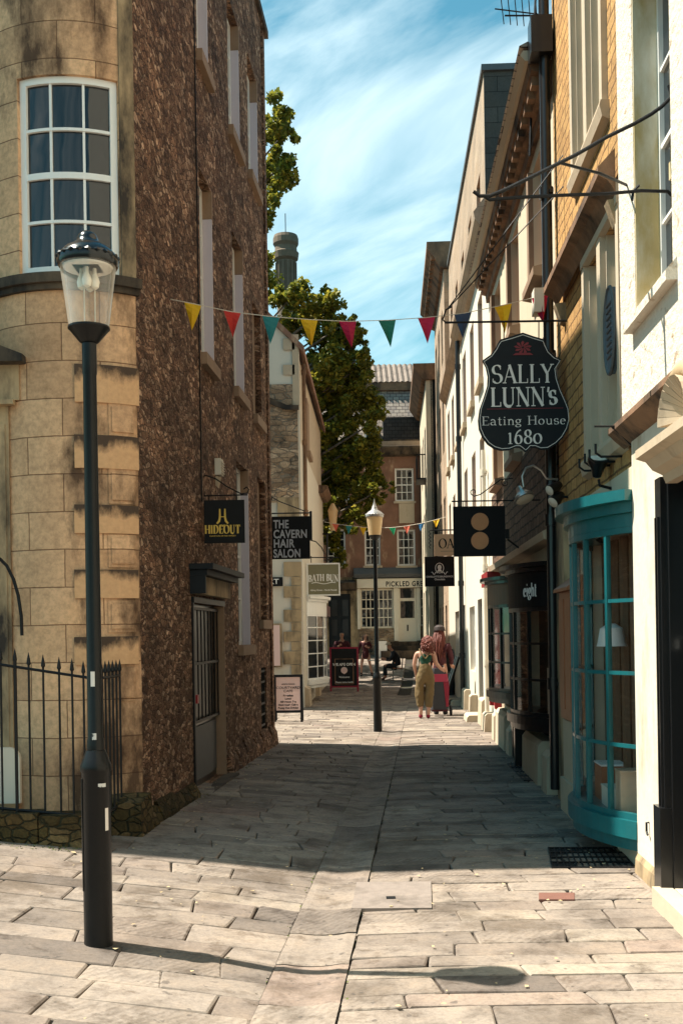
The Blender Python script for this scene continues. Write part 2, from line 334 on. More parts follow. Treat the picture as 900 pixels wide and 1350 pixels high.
# each stroke: (points, width factor or None=nib); serif (x,y,half length)
GL = {
 'S': G(.62, [(A_(.31, .74, .23, .24, 35, 270, 12)[0:12]+A_(.31, .26, .25, .25, 90, -145, 12), None)], [(.50, .84, 'v'), (.07, .16, 'v')]),
 'A': G(.80, [([(.40, 1), (.09, 0)], .35), ([(.38, 1), (.71, 0)], 1), ([(.2, .34), (.6, .34)], .3)], [(.09, 0, .11), (.71, 0, .13)]),
 'L': G(.66, [([(.18, 1), (.18, 0)], 1), ([(.10, .02), (.60, .02)], .35), ([(.60, .0), (.60, .24)], .3)], [(.18, 1, .13), (.16, 0, .1)]),
 'Y': G(.74, [([(.10, 1), (.38, .48)], 1), ([(.66, 1), (.38, .48)], .4), ([(.38, .52), (.38, 0)], 1)], [(.10, 1, .12), (.66, 1, .11), (.38, 0, .13)]),
 'U': G(.80, [([(.17, 1)]+A_(.40, .25, .23, .25, 180, 300, 10), 1), (A_(.40, .25, .24, .25, 300, 360, 5)+[(.64, 1)], .4)], [(.17, 1, .13), (.64, 1, .11)]),
 'N': G(.84, [([(.15, 0), (.15, 1)], .35), ([(.12, 1), (.69, 0)], 1), ([(.69, 0), (.69, 1)], .35)], [(.15, 0, .12), (.12, 1, .12), (.69, 1, .12)]),
 'H': G(.84, [([(.16, 0), (.16, 1)], 1), ([(.68, 0), (.68, 1)], 1), ([(.16, .52), (.68, .52)], .35)], [(.16, 0, .13), (.16, 1, .13), (.68, 0, .13), (.68, 1, .13)]),
 'I': G(.34, [([(.17, 0), (.17, 1)], 1)], [(.17, 0, .13), (.17, 1, .13)]),
 'D': G(.80, [([(.17, 0), (.17, 1)], 1), ([(.10, .985), (.30, .985)]+A_(.32, .5, .38, .485, 88, -88, 14)+[(.30, .015), (.10, .015)], None)], [(.12, 1, .08), (.12, 0, .08)]),
 'E': G(.66, [([(.17, 0), (.17, 1)], 1), ([(.10, .98), (.58, .98)], .35), ([(.17, .52), (.48, .52)], .35), ([(.10, .02), (.60, .02)], .35), ([(.58, 1), (.58, .80)], .35), ([(.60, 0), (.60, .22)], .35)], [(.14, 1, .09), (.14, 0, .09)]),
 'O': G(.86, [(A_(.42, .5, .36, .49, 0, 360, 26), None)]),
 'T': G(.72, [([(.36, 0), (.36, 1)], 1), ([(.04, .98), (.68, .98)], .35), ([(.05, 1), (.05, .80)], .35), ([(.67, 1), (.67, .80)], .35)], [(.36, 0, .14)]),
 'B': G(.70, [([(.17, 0), (.17, 1)], 1), ([(.08, .985), (.30, .985)]+A_(.32, .76, .22, .225, 88, -88, 10)+[(.18, .535)], None), ([(.18, .52), (.34, .52)]+A_(.34, .27, .27, .255, 88, -88, 10)+[(.08, .015)], None)], []),
 'C': G(.76, [(A_(.42, .5, .35, .49, 45, 315, 18), None)], [(.66, .82, 'v')]),
 'R': G(.76, [([(.17, 0), (.17, 1)], 1), ([(.08, .985), (.30, .985)]+A_(.32, .76, .24, .225, 88, -88, 10)+[(.18, .535)], None), ([(.34, .52), (.70, 0)], 1)], [(.17, 0, .13), (.72, 0, .08)]),
 "'": G(.22, [([(.12, 1.0), (.07, .74)], .7)]),
 's': G(.46, [(A_(.23, .48, .16, .165, 35, 270, 9)[0:9]+A_(.23, .165, .17, .165, 90, -145, 9), None)], [(.36, .55, 'v'), (.07, .1, 'v')]),
 'a': G(.56, [(A_(.23, .45, .16, .20, 160, 20, 7)+[(.40, .4), (.40, .06), (.5, .0)], .8), (A_(.24, .18, .17, .17, 60, 330, 12), None)]),
 't': G(.38, [([(.17, .88), (.17, .12)]+A_(.27, .12, .10, .11, 180, 320, 5), .85), ([(.03, .64), (.34, .64)], .35)]),
 'i': G(.32, [([(.16, .64), (.16, 0)], .85), ([(.11, .87), (.21, .87)], .9)], [(.16, 0, .11), (.12, .64, .07)]),
 'n': G(.62, [([(.15, .64), (.15, 0)], .85), (A_(.32, .42, .16, .21, 160, 0, 8)+[(.48, 0)], .8)], [(.15, 0, .10), (.48, 0, .10), (.11, .64, .07)]),
 'g': G(.54, [(A_(.24, .42, .17, .21, 0, 360, 16), None), (A_(.24, -.10, .20, .15, 0, 360, 16), None), ([(.18, .22), (.12, .12), (.30, .06)], .4), ([(.36, .56), (.50, .63)], .5)]),
 'o': G(.56, [(A_(.27, .32, .21, .31, 0, 360, 18), None)]),
 'u': G(.62, [([(.13, .64), (.13, .2)]+A_(.29, .2, .16, .19, 180, 340, 8), .8), ([(.47, .64), (.47, 0)], .85)], [(.09, .64, .07), (.43, .64, .07), (.51, 0, .06)]),
 'e': G(.52, [([(.08, .36), (.43, .36)]+A_(.26, .36, .18, .26, 0, 180, 9)+A_(.26, .28, .18, .28, 180, 320, 8), None)]),
 'h': G(.62, [([(.15, 1), (.15, 0)], .85), (A_(.32, .42, .16, .21, 160, 0, 8)+[(.48, 0)], .8)], [(.15, 0, .10), (.48, 0, .10), (.11, 1, .07)]),
 '1': G(.38, [([(.19, .78), (.19, 0)], .85), ([(.19, .78), (.08, .70)], .4)], [(.19, 0, .13)]),
 '6': G(.56, [(A_(.28, .30, .20, .30, 0, 360, 18), None), (A_(.52, .32, .44, .66, 180, 100, 8), .7)]),
 '8': G(.56, [(A_(.28, .25, .21, .24, 0, 360, 16), None), (A_(.28, .74, .17, .22, 0, 360, 16), None)]),
 '0': G(.58, [(A_(.28, .35, .23, .34, 0, 360, 18), None)]),
 ' ': G(.36, []),
}
def serif_text(mb, txt, s, z, size, off=.002, thick=.13, sx=1.0, track=.04, align='c', small=None, arc=None):
    tot = 0
    for c in txt: tot += (GL[c][0]+track)*sx*size*((small or 1) if (small and c == small) else 1)
    x = s-tot/2 if align == 'c' else s; k = 0
    for c in txt:
        w, strokes, serifs = GL[c]
        dz = arc((x+w*sx*size/2-s)) if arc else 0
        for pts, wf in strokes:
            q = [(x+p[0]*sx*size, z+dz+p[1]*size) for p in pts]; ws = []
            for j in range(len(pts)):
                a, b = pts[max(0, j-1)], pts[min(len(pts)-1, j+1)]
                an = math.atan2(b[1]-a[1], b[0]-a[0])
                ws.append((thick*size*(.30+.80*abs(math.sin(an-R(12)))**1.6)) if wf is None else thick*size*wf)
            mb.strip(q, ws, off+.0003*(k % 5)); k += 1
        for sf in serifs:
            px, pz = x+sf[0]*sx*size, z+dz+sf[1]*size; k += 1
            if sf[2] == 'v': mb.strip([(px, pz-.1*size), (px, pz+.1*size)], thick*size*.35, off+.0003*(k % 5+5))
            else:
                hz = .018*size*(1 if sf[1] < .3 else -1)
                mb.strip([(px-sf[2]*sx*size, pz+hz), (px+sf[2]*sx*size, pz+hz)], thick*size*.33, off+.0003*(k % 5+5))
        x += (w+track)*sx*size
def sans(mb, txt, s, z, size, off=.002, sx=1.0, bold=0, align='CENTER', space=1.0):
    cu = bpy.data.curves.new('t', 'FONT'); cu.body = txt; cu.size = size; cu.align_x = align; cu.offset = bold; cu.space_character = space
    o = bpy.data.objects.new('t', cu); col.objects.link(o); dg = bpy.context.evaluated_depsgraph_get()
    me = bpy.data.meshes.new_from_object(o.evaluated_get(dg)); i = len(mb.v)
    for v in me.vertices: mb.v.append(mb.P((s+v.co.x*sx, off, z+v.co.y)))
    for p in me.polygons: mb.f.append(tuple(i+k for k in p.vertices))
    bpy.data.objects.remove(o); bpy.data.curves.remove(cu); bpy.data.meshes.remove(me)
def facing(Y, X0=0): return Frame((X0, Y), (1, 0), (0, -1))
# ------------------------------------------------------------------ building helpers
def wall(parent, name, fr, s0, s1, z0, z1, holes, depth, m, off=0, **pr):
    xs = sorted(set([s0, s1]+[h[0] for h in holes]+[h[1] for h in holes])); zs = sorted(set([z0, z1]+[h[2] for h in holes]+[h[3] for h in holes]))
    xs = [x for x in xs if s0 <= x <= s1]; zs = [z for z in zs if z0 <= z <= z1]; mb = MB(fr)
    for a, b in zip(xs, xs[1:]):
        for c, d in zip(zs, zs[1:]):
            cx, cz = (a+b)/2, (c+d)/2
            if any(h[0] < cx < h[1] and h[2] < cz < h[3] for h in holes): continue
            mb.quad((a, off, c), (b, off, c), (b, off, d), (a, off, d))
    for (a, b, c, d) in [h[:4] for h in holes]:
        a, b, c, d = max(a, s0), min(b, s1), max(c, z0), min(d, z1)
        mb.quad((a, off, c), (a, off-depth, c), (a, off-depth, d), (a, off, d)); mb.quad((b, off, c), (b, off-depth, c), (b, off-depth, d), (b, off, d))
        mb.quad((a, off, d), (b, off, d), (b, off-depth, d), (a, off-depth, d)); mb.quad((a, off, c), (b, off, c), (b, off-depth, c), (a, off-depth, c))
    for c, d in ((z0, z1),):
        mb.quad((s0, off, c), (s0, off-depth-.1, c), (s0, off-depth-.1, d), (s0, off, d)); mb.quad((s1, off, c), (s1, off-depth-.1, c), (s1, off-depth-.1, d), (s1, off, d))
    mb.quad((s0, off, z1), (s1, off, z1), (s1, off-depth-.1, z1), (s0, off-depth-.1, z1))
    return mb.build(name, m, parent, fix=False, **pr)
def sash(parent, fr, h, depth, cols=3, rows=4, m=None, sill=None, bar=.022, fw=.055, off=0, name='window', curtain=False):
    a, b, c, d = h[:4]; m = m or M['white']; n0 = off-depth+.005; n1 = off-depth+.05; mb = MB(fr)
    mb.box((a, n0, c), (a+fw, n1, d)); mb.box((b-fw, n0, c), (b, n1, d)); mb.box((a+fw, n0, c), (b-fw, n1-.002, c+fw)); mb.box((a+fw, n0, d-fw), (b-fw, n1-.002, d))
    for i in range(1, cols):
        x = a+fw+(b-a-2*fw)*i/cols; mb.box((x-bar/2, n0+.012, c+fw), (x+bar/2, n1-.008, d-fw))
    for j in range(1, rows):
        z = c+fw+(d-c-2*fw)*j/rows; t = bar*(1.5 if j*2 == rows else 1); mb.box((a+fw, n0+.01, z-t/2), (b-fw, n1-.01, z+t/2))
    w = mb.build(name, m, parent)
    MB(fr).box((a+.01, n0+.001, c+.01), (b-.01, n0+.011, d-.01)).build('pane', M['glass'], w)
    if sill: MB(fr).box((a-.07, off-.02, c-.09), (b+.07, off+.07, c-.001)).build('sill', sill, w)
    return w
def bow(parent, fr, s0, s1, bulge, z0, z1, cols, rows, m, fascia=.3, fm=None, corn=.12, sillh=.12, glass=None, base=None, name='bow_window', cols_n=20, cornm=None, clear=False):
    """curved shop window"""
    L_ = s1-s0; c = (s0+s1)/2
    Rr = (L_*L_/4+bulge*bulge)/(2*bulge); am = math.asin(min(1, L_/2/Rr))
    def pt(t, o):      # t 0..1
        a = -am+2*am*t; return (c+(Rr+o)*math.sin(a), (Rr+o)*math.cos(a)-(Rr-bulge))
    def slab(mb, t0, t1, za, zb, o0, o1, n=1):
        for i in range(n):
            a, b = t0+(t1-t0)*i/n, t0+(t1-t0)*(i+1)/n
            q = [pt(a, o0), pt(b, o0), pt(b, o1), pt(a, o1)]
            mb.hexa([(p[0], p[1], za) for p in q], [(p[0], p[1], zb) for p in q])
    def ring(mb, za, zb, o0, o1, n=cols_n):   # continuous slab
        i = len(mb.v)
        for k in range(n+1):
            for (o, z) in ((o0, za), (o1, za), (o1, zb), (o0, zb)):
                p = pt(k/n, o); mb.v.append(mb.P((p[0], p[1], z)))
        for k in range(n):
            for q in range(4): mb.f.append((i+4*k+q, i+4*k+(q+1) % 4, i+4*k+4+(q+1) % 4, i+4*k+4+q))
        mb.f += [(i+3, i+2, i+1, i), (i+4*n, i+4*n+1, i+4*n+2, i+4*n+3)]
    mb = MB(fr); fw = .045
    ring(mb, z0, z0+fw, -.03, .02); ring(mb, z1-fw, z1, -.03, .02)
    for j in range(1, rows):
        z = z0+(z1-z0)*j/rows; ring(mb, z-.014, z+.014, -.012, .012)
    for i in range(cols+1):
        t = i/cols; w = (.03 if i in (0, cols) else .014)/(2*am*Rr)*1.0
        slab(mb, max(0, t-w), min(1, t+w), z0+fw, z1-fw, -.022, .017)
    o = mb.build(name, m, parent)
    gb = MB(fr)
    ring(gb, z0+.01, z1-.01, -.006, 0, cols); gb.build('glass', glass or M['glass'], o)
    sb = MB(fr); ring(sb, z0-sillh, z0-.001, -.3, .06); ring(sb, z0-sillh*1.7, z0-sillh-.001, -.3, .02); sb.build('sill', cornm or m, o)
    if fascia:
        fb = MB(fr); ring(fb, z1+.001, z1+fascia, -.2, .022); fb.build('fascia', fm or m, o)
    cb = MB(fr); zt = z1+fascia
    ring(cb, zt+.001, zt+corn*.5, -.2, .06); ring(cb, zt+corn*.5+.001, zt+corn, -.2, .13); cb.build('cornice', cornm or m, o)
    if base:
        bb = MB(fr); ring(bb, base, z0-sillh*1.7-.001, -.2, -.06); bb.build('stall_riser', M['stone'], o)
    return o, pt
def pipe(parent, fr, s, n, z0, z1, r=.045, m=None, name='drainpipe'):
    mb = MB(fr); mb.tube([(s, n, z0), (s, n, z1)], r, 10); z = z0+1.1
    while z < z1-.2:
        mb.tube([(s, n, z-.06), (s, n, z+.06)], r*1.3, 10); mb.box((s-.09, n-.06, z-.02), (s+.09, n-.02, z+.02)); z += 1.7
    return mb.build(name, m or M['blackp'], parent, smooth=True)
def core(parent, fr, s0, s1, n0, n1, z0, z1, m, name='shell'):
    return MB(fr).box((s0, n0, z0), (s1, n1, z1)).build(name, m, parent)
# ------------------------------------------------------------------ ground
def build_ground():
    me = bpy.data.meshes.new('ground'); xs = [-900, -60, -20, -8]+[-8+.25*i for i in range(1, 65)]+[20, 60, 900]; ys = [-300, -20, 1]+[1+.5*i for i in range(1, 110)]+[70, 150, 500, 2500]
    vs = [(x, y, g(x, min(y, 46))-.030) for y in ys for x in xs]; n = len(xs)
    fs = [(j*n+i, j*n+i+1, (j+1)*n+i+1, (j+1)*n+i) for j in range(len(ys)-1) for i in range(n-1)]
    me.from_pydata(vs, [], fs)
    m, t, b, o = newmat('joint_dirt'); ob = nd(t, 'ShaderNodeTexCoord').outputs['Object']
    a = noise(t, ob, 1.6, 6, .6); f = noise(t, ob, 60, 4)
    k = mixc(t, ramp(t, a.outputs[0], [(.52, 0), (.7, 1)]), (.035, .028, .022), (.055, .06, .012))
    t.links.new(mixc(t, .6, k, f.outputs[0], 'MULTIPLY'), b.inputs['Base Color']); b.inputs['Roughness'].default_value = 1
    me.materials.append(m); ob_ = bpy.data.objects.new('ground', me); col.objects.link(ob_); ob_['kind'] = 'structure'
def build_paving():
    r = random.Random(3); mb = MB(); mb.tone = []; uvs = []
    def stone(c, tone, th=.0):
        # c four (x,y) corners ccw
        cx = sum(p[0] for p in c)/4; cy = sum(p[1] for p in c)/4; dz = r.uniform(-.003, .004)+th; tx, ty = r.uniform(-.006, .006), r.uniform(-.008, .008)
        i = len(mb.v); tiers = ((0, -.05), (.0, -.007), (.010, .0)); pts = []
        # 8-point outline with cut corners
        cc = r.uniform(.006, .016); ol = []
        for k in range(4):
            p = Vector(c[k]); a = Vector(c[k-1]); b = Vector(c[(k+1) % 4]); j = Vector((r.uniform(-.008, .008), r.uniform(-.008, .008)))
            p = p+j; ol += [p+(a-p).normalized()*cc*r.uniform(.3, 1.2), p+(b-p).normalized()*cc*r.uniform(.3, 1.2)]
        for ins, zz in tiers:
            for p in ol:
                d = Vector((cx, cy))-p; q = p+d.normalized()*ins
                z = g(cx+(q.x-cx), q.y)+zz+dz+(q.x-cx)*tx+(q.y-cy)*ty
                mb.v.append(Vector((q.x, q.y, z))); mb.tone.append(tone)
        for tq in range(2):
            for k in range(8): mb.f.append((i+tq*8+k, i+tq*8+(k+1) % 8, i+(tq+1)*8+(k+1) % 8, i+(tq+1)*8+k))
        mb.f.append(tuple(i+16+k for k in range(8)))
    def tone(): return (r.random(), r.random(), r.random())
    def row(x0f, x1f, y0, y1, k, lmin, lmax, gap=.008):
        ym = (y0+y1)/2; x = x0f(ym); xe = x1f(ym); psk = 0
        while x < xe-.02:
            l = r.uniform(lmin, lmax); x1 = x+l
            if xe-x1 < lmin*.6: x1 = xe
            sk = r.uniform(-.02, .02); e = gap/2
            f = lambda xx: k*xx
            a0 = x0f(y0)-x0f(ym) if x == x0f(ym) else -psk; a1 = -a0 if x == x0f(ym) else psk; psk = sk
            b0 = x1f(y0)-x1f(ym) if x1 == xe else -sk; b1 = -b0 if x1 == xe else sk
            ja, jb, jc, jd = [r.uniform(-.010, .010) for _ in range(4)]
            stone([(x+e+a0, y0+e+f(x)+ja), (x1-e+b0, y0+e+f(x1)+jb), (x1-e+b1, y1-e+f(x1)+jc), (x+e+a1, y1-e+f(x)+jd)], tone())
            x = x1
    hw = .19
    y = 2.6
    while y < 47:   # right of the channel
        h = r.uniform(.17, .30)*(1 if y < 25 else 1.4); row(lambda q: chan(q)+hw, lambda q: 2.35+.05*q, y, y+h, 0.0, .28, .95); y += h
    y = 2.2
    while y < 47:   # left
        h = r.uniform(.20, .34)*(1 if y < 25 else 1.4); k = -.10 if y < 14 else -.03
        k = -.10*max(0, 1-y/20)
        row(lambda q: -7, lambda q: chan(q)-hw, y, y+h, k, .30, .85); y += h
    y = 2.6
    while y < 30:
        h = r.uniform(.4, .7); x0, x1 = chan(y), chan(y+h); t = tone()
        dz = r.uniform(-.004, .004); i = len(mb.v); jj = r.uniform(-.012, .012); nx = 8
        for (ya, xa, fz_) in ((y+.004, x0, -.05), (y+.005, x0, -.006), (y+.02, x0, 0), (y+h-.02, x1, 0), (y+h-.005, x1, -.006), (y+h-.004, x1, -.05)):
            for q in range(nx+1):
                f = q/nx*2-1; xx = xa+f*(hw+.003); e = -.024*(1-abs(f)**2.2) if fz_ > -.04 else 0
                mb.v.append(Vector((xx, ya+jj*f, g(xa-.31, ya)-.0+e+fz_+dz-(.012 if abs(f) > .99 and fz_ > -.04 else 0)))); mb.tone.append(t)
        for a in range(5):
            for q in range(nx): b0 = i+a*(nx+1)+q; mb.f.append((b0, b0+1, b0+nx+2, b0+nx+1))
        y += h
    m, t, b, o = newmat('flagstones'); ob = nd(t, 'ShaderNodeTexCoord').outputs['Object']
    at_ = nd(t, 'ShaderNodeVertexColor', layer_name='tone'); sp = nd(t, 'ShaderNodeSeparateColor', {0: at_.outputs[0]})
    k = ramp(t, sp.outputs[0], [(0, (.13, .108, .095)), (.25, (.215, .178, .15)), (.5, (.265, .222, .188)), (.72, (.195, .157, .132)), (.93, (.30, .255, .21)), (1, (.215, .16, .135))])
    n1 = noise(t, ob, 2.2, 7, .62, .3); n2 = noise(t, ob, 45, 6, .75); n3 = noise(t, mapping(t, ob, (1, 1.25, 1)), 5, 8, .72, .2)
    k = mixc(t, .65, k, ramp(t, n1.outputs[0], [(.32, (.32, .29, .27)), (.48, (1, 1, 1)), (.7, (1.25, 1.2, 1.12))]), 'MULTIPLY')
    k = mixc(t, .75, k, ramp(t, n3.outputs[0], [(.34, (.42, .37, .32)), (.47, (1, 1, 1)), (.66, (1.22, 1.18, 1.12))]), 'MULTIPLY')
    n5 = noise(t, ob, .9, 8, .7, .4); k = mixc(t, ramp(t, n5.outputs[0], [(.52, 0), (.64, .7)]), k, (.10, .075, .055)); n6 = noise(t, ob, 13, 3, .5); k = mixc(t, ramp(t, n6.outputs[0], [(.67, 0), (.70, .6)]), k, (.07, .06, .055))
    k = mixc(t, .5, k, ramp(t, n2.outputs[0], [(.3, (.5, .5, .5)), (.6, (1.15, 1.15, 1.15))]), 'MULTIPLY')
    t.links.new(k, b.inputs['Base Color']); b.inputs['Roughness'].default_value = .78; b.inputs['Specular IOR Level'].default_value = .2
    wv = nd(t, 'ShaderNodeTexWave', {'Vector': mapping(t, ob, (1, 1, 1), (0, 0, 0), (0, 0, R(35))), 'Scale': 7, 'Distortion': 6, 'Detail': 3})
    gate = ramp(t, sp.outputs[1], [(.80, 0), (.86, .55)]); wm = nd(t, 'ShaderNodeMath', {0: wv.outputs['Fac'], 1: gate}, operation='MULTIPLY')
    h = nd(t, 'ShaderNodeMath', {0: n3.outputs[0], 1: 1.2, 2: wm.outputs[0]}, operation='MULTIPLY_ADD'); h2 = nd(t, 'ShaderNodeMath', {0: n2.outputs[0], 1: .5, 2: h.outputs[0]}, operation='MULTIPLY_ADD')
    bump(t, b, h2.outputs[0], .5, .012)
    o = mb.build('paving', m, None, fix=False); o['kind'] = 'structure'
build_ground(); build_paving()
# ================================================================== CORNER HOUSE (left)
LF = Frame((-1.68, 8.9), (.60, 8.0), (8.0, -.60)); LEND = 8.02; LH = 11.3
FF = Frame((0, 8.9), (1, 0), (0, -1))
class Curve:
    def __init__(s, fr, x0, x1, bulge):
        s.fr = fr; s.c = (x0+x1)/2; L_ = x1-x0; s.R = (L_*L_/4+bulge*bulge)/(2*bulge); s.am = math.asin(L_/2/s.R); s.b = bulge
    def pt(s, t, o):
        a = -s.am+2*s.am*t; return (s.c+(s.R+o)*math.sin(a), (s.R+o)*math.cos(a)-(s.R-s.b))
    def slab(s, mb, t0, t1, za, zb, o0, o1, n=None):
        n = n or max(1, int(abs(t1-t0)*24)); i = len(mb.v)
        mb.uv = mb.uv if mb.uv is not None else []
        for k in range(n+1):
            t = t0+(t1-t0)*k/n
            for (o, z) in ((o0, za), (o1, za), (o1, zb), (o0, zb)):
                p = s.pt(t, o); mb.v.append(mb.P((p[0], p[1], z))); mb.uv.append((t*2*s.am*s.R, z))
        for k in range(n):
            for q in range(4): mb.f.append((i+4*k+q, i+4*k+(q+1) % 4, i+4*k+4+(q+1) % 4, i+4*k+4+q))
        mb.f += [(i+3, i+2, i+1, i), (i+4*n, i+4*n+1, i+4*n+2, i+4*n+3)]
    def t_at(s, u, v):
        a = ray(u, v)[0]; best = None
        for k in range(-100, 1101):
            p = s.fr.p(*s.pt(k/1000, 0), 0); d = abs(p.x/p.y-a)
            if best is None or d < best[0]: best = (d, k/1000, p.y)
        return best[1], EYE+ray(u, v)[1]*best[2]
CV = Curve(FF, -2.83, -1.68, .20)
ch = thing('corner_house', 'tall corner house with bowed golden ashlar front and long dark rubble side wall', 'house', (-4, 12, 0))
wt0, wzt = CV.t_at(22, 102); wt1, _ = CV.t_at(155, 110); _, wzb = CV.t_at(80, 358); _, czt = CV.t_at(90, 361); _, czb = CV.t_at(90, 382)
wzt2 = CV.t_at(90, 97)[1]
print('window', wt0, wt1, wzb, wzt2, 'course', czt)
fw_ = MB(FF)
CV.slab(fw_, 0, 1, -.1, czb, -.3, 0, 24); CV.slab(fw_, 0, wt0, czt, wzt2, -.3, 0); CV.slab(fw_, wt1, 1, czt, wzt2, -.3, 0); CV.slab(fw_, 0, 1, wzt2, LH, -.3, 0, 24)
fw_.build('ashlar_bow_wall', M['ashlar'], ch, smooth=True)
MB(FF).box((-9, -.4, -.1), (-2.831, 0, LH)).build('ashlar_front_wall', M['ashlar'], ch)
c_ = MB(FF); CV.slab(c_, 0, 1.02, czb+.05, czt, -.29, .075, 24); CV.slab(c_, 0, 1.015, czb+.001, czb+.049, -.28, .04, 24); c_.build('string_course', M['sooty'], ch, smooth=True)
MB(FF).box((-9, .001, czb), (-2.832, .07, czt)).build('string_course', M['sooty'], ch)
# raised jamb strip right of the window
c_ = MB(FF); CV.slab(c_, wt1+.005, 1.0, czt+.001, LH-.01, 0.001, .02, 4); c_.build('pilaster_strip', M['ashlar_trim'], ch)
# quoins
for (v0, v1) in ((534, 574), (620, 664), (706, 748), (792, 834), (880, 925)):
    t0, za = CV.t_at(143, v1); t1, zb = CV.t_at(178, v0); q = MB(FF)
    CV.slab(q, t0, t1, za, zb, .001, .014, 4); CV.slab(q, t0+.02, t1-.02, za+.03, zb-.03, .0141, .028, 4); q.build('quoin', M['ashlar'], ch)
for (v0, v1) in ((486, 530), (577, 617), (667, 703), (751, 789), (838, 877)):
    t0, za = CV.t_at(99, v1); t1, zb = CV.t_at(181, v0); q = MB(FF)
    CV.slab(q, t0, t1, za, zb-.005, .001, .024, 6); q.build('quoin', M['quoinsoot'], ch)
# bow sash window 3x4
w_ = MB(FF); fo0, fo1 = -.10, -.035; bw = .05/(2*CV.am*CV.R)
CV.slab(w_, wt0, wt0+bw*1.2, wzb, wzt2, fo0, fo1); CV.slab(w_, wt1-bw*1.2, wt1, wzb, wzt2, fo0, fo1)
CV.slab(w_, wt0+bw*1.2, wt1-bw*1.2, wzb, wzb+.06, fo0, fo1, 12); CV.slab(w_, wt0+bw*1.2, wt1-bw*1.2, wzt2-.055, wzt2, fo0, fo1, 12)
for i in (1, 2):
    t = wt0+(wt1-wt0)*i/3; CV.slab(w_, t-bw*.22, t+bw*.22, wzb+.06, wzt2-.055, fo0+.02, fo1-.012)
for j in (1, 2, 3):
    z = wzb+.05+(wzt2-wzb-.1)*j/4; hh = .026 if j == 2 else .012
    CV.slab(w_, wt0+bw*1.2, wt1-bw*1.2, z-hh, z+hh, fo0+.015, fo1-.004, 12)
bw_o = w_.build('bow_sash_window', M['white'], ch)
g_ = MB(FF); CV.slab(g_, wt0+.01, wt1-.01, wzb+.02, wzt2-.02, fo0+.03, fo0+.036, 12); g_.build('pane', M['glass'], bw_o, smooth=True)
# shell, roof
shell = MB().prism([(-9, 9.35), (-2.05, 9.35), (-1.92, 9.6), (-1.40, 16.6), (-9, 16.8)], -.1, LH-.05); shell.build('inner_shell', M['drop'], ch)
MB().prism([(-9.2, 8.78), (-2.83, 8.78), (-2.5, 8.6), (-2.0, 8.6), (-1.62, 8.8), (-1.02, 17.0), (-9.2, 17.0)], LH, LH+.12).build('parapet_coping', M['sooty'], ch)
# side wall openings, measured in the photograph
def lh(u, v): return LF.hit(u, v)
LW = []
for (u0, u1, vt, vb, lintel) in ((260, 274, -110, 104, 1), (302, 316, 74, 204, 1), (328, 340, 142, 258, 1), (266, 282, 296, 486, 1), (309, 322, 368, 527, 1), (334.5, 345, 420, 560, 0), (315, 330, 654, 850, 1), (342, 352, 640, 818, 0)):
    s0 = lh(u0, vb)[0]; s1 = lh(u1, vb)[0]; LW.append([s0, s1, lh(u1, vb)[1], lh(u1, vt)[1]+(.32 if lintel else 0), lintel])
sd0, sd1 = lh(255, 900)[0], lh(294, 900)[0]; dzb = .12; dzt = lh(256, 795)[1]
DOOR = [sd0, sd1, dzb, dzt, 2]
GR = [lh(344, 900)[0], lh(351, 900)[0], .35, lh(347, 880)[1], 3]
print('LW', [[round(x, 2) for x in w] for w in LW], DOOR, GR)
DEP = .15
wall(ch, 'rubble_side_wall', LF, 0, LEND, -.1, LH, LW+[DOOR, GR], DEP, M['rubble'])
MB(FF).quad((-9, -7.6, -.1), (-1.08, -7.6, -.1), (-1.08, -7.6, LH), (-9, -7.6, LH)).build('rear_wall', M['rubble'], ch)
for w in LW:
    a, b, c, d, k = w
    if k == 1:
        rv = MB(LF); rv.box((b-.03, -DEP+.01, c), (b-.002, .004, d-.32)); rv.build('painted_reveal', M['reveal'], ch)
        MB(LF).box((b-.04, -DEP+.01, d-.318), (b-.002, .012, d-.002)).build('lintel', M['lintel'], ch)
        sash(ch, LF, (a, b-.035, c, d), DEP, 3, 4)
    else:
        MB(LF).box((a, -DEP+.01, c), (b, -DEP+.06, d)).build('blocked_window', M['lintel'], ch)
    MB(LF).box((a-.05, -.02, c-.13), (b+.06, .07, c-.001)).build('sill', M['lintel'], ch)
# side door
dr = MB(LF).box((sd0+.02, -.13, dzb), (sd1-.02, -.09, dzt)).build('panel_door', M['blackp'], ch)
bb = MB(LF)
for i in range(9):
    s = sd0+.08+(sd1-sd0-.16)*i/8; bb.tube([(s, -.045, dzb+.72), (s, -.045, dzt-.04)], .009, 6)
for z in (dzb+.72, (dzb+.7+dzt)/2, dzt-.05): bb.box((sd0+.05, -.055, z-.015), (sd1-.05, -.035, z+.015))
bb.build('iron_grille', M['iron'], dr)
MB(LF).box((sd0+.25, -.088, dzb+.08), (sd1-.1, -.07, dzb+.66)).build('kick_panel', M['lead'], dr)
MB(LF).box((sd0+.10, -.06, 1.05), (sd0+.17, .02, 1.14)).build('padlock', M['redp'], dr)
sn = MB(LF); sn.box((sd0-.05, -.02, dzb), (sd0-.001, .02, dzt)); sn.box((sd0-.05, -.02, dzt+.001), (sd1+.05, .03, dzt+.06)); sn.build('door_frame', M['iron'], ch); MB(LF).box((sd1-.03, -.12, dzb), (sd1-.001, .03, dzt-.001)).build('door_jamb', M['lintel'], ch)
zt_ = lh(256, 745)[1]
dh = MB(LF); dh.box((sd0-.05, -.02, dzt+.09), (sd1+.03, .10, zt_-.12)); dh.build('door_fascia', M['ashlar_trim'], ch)
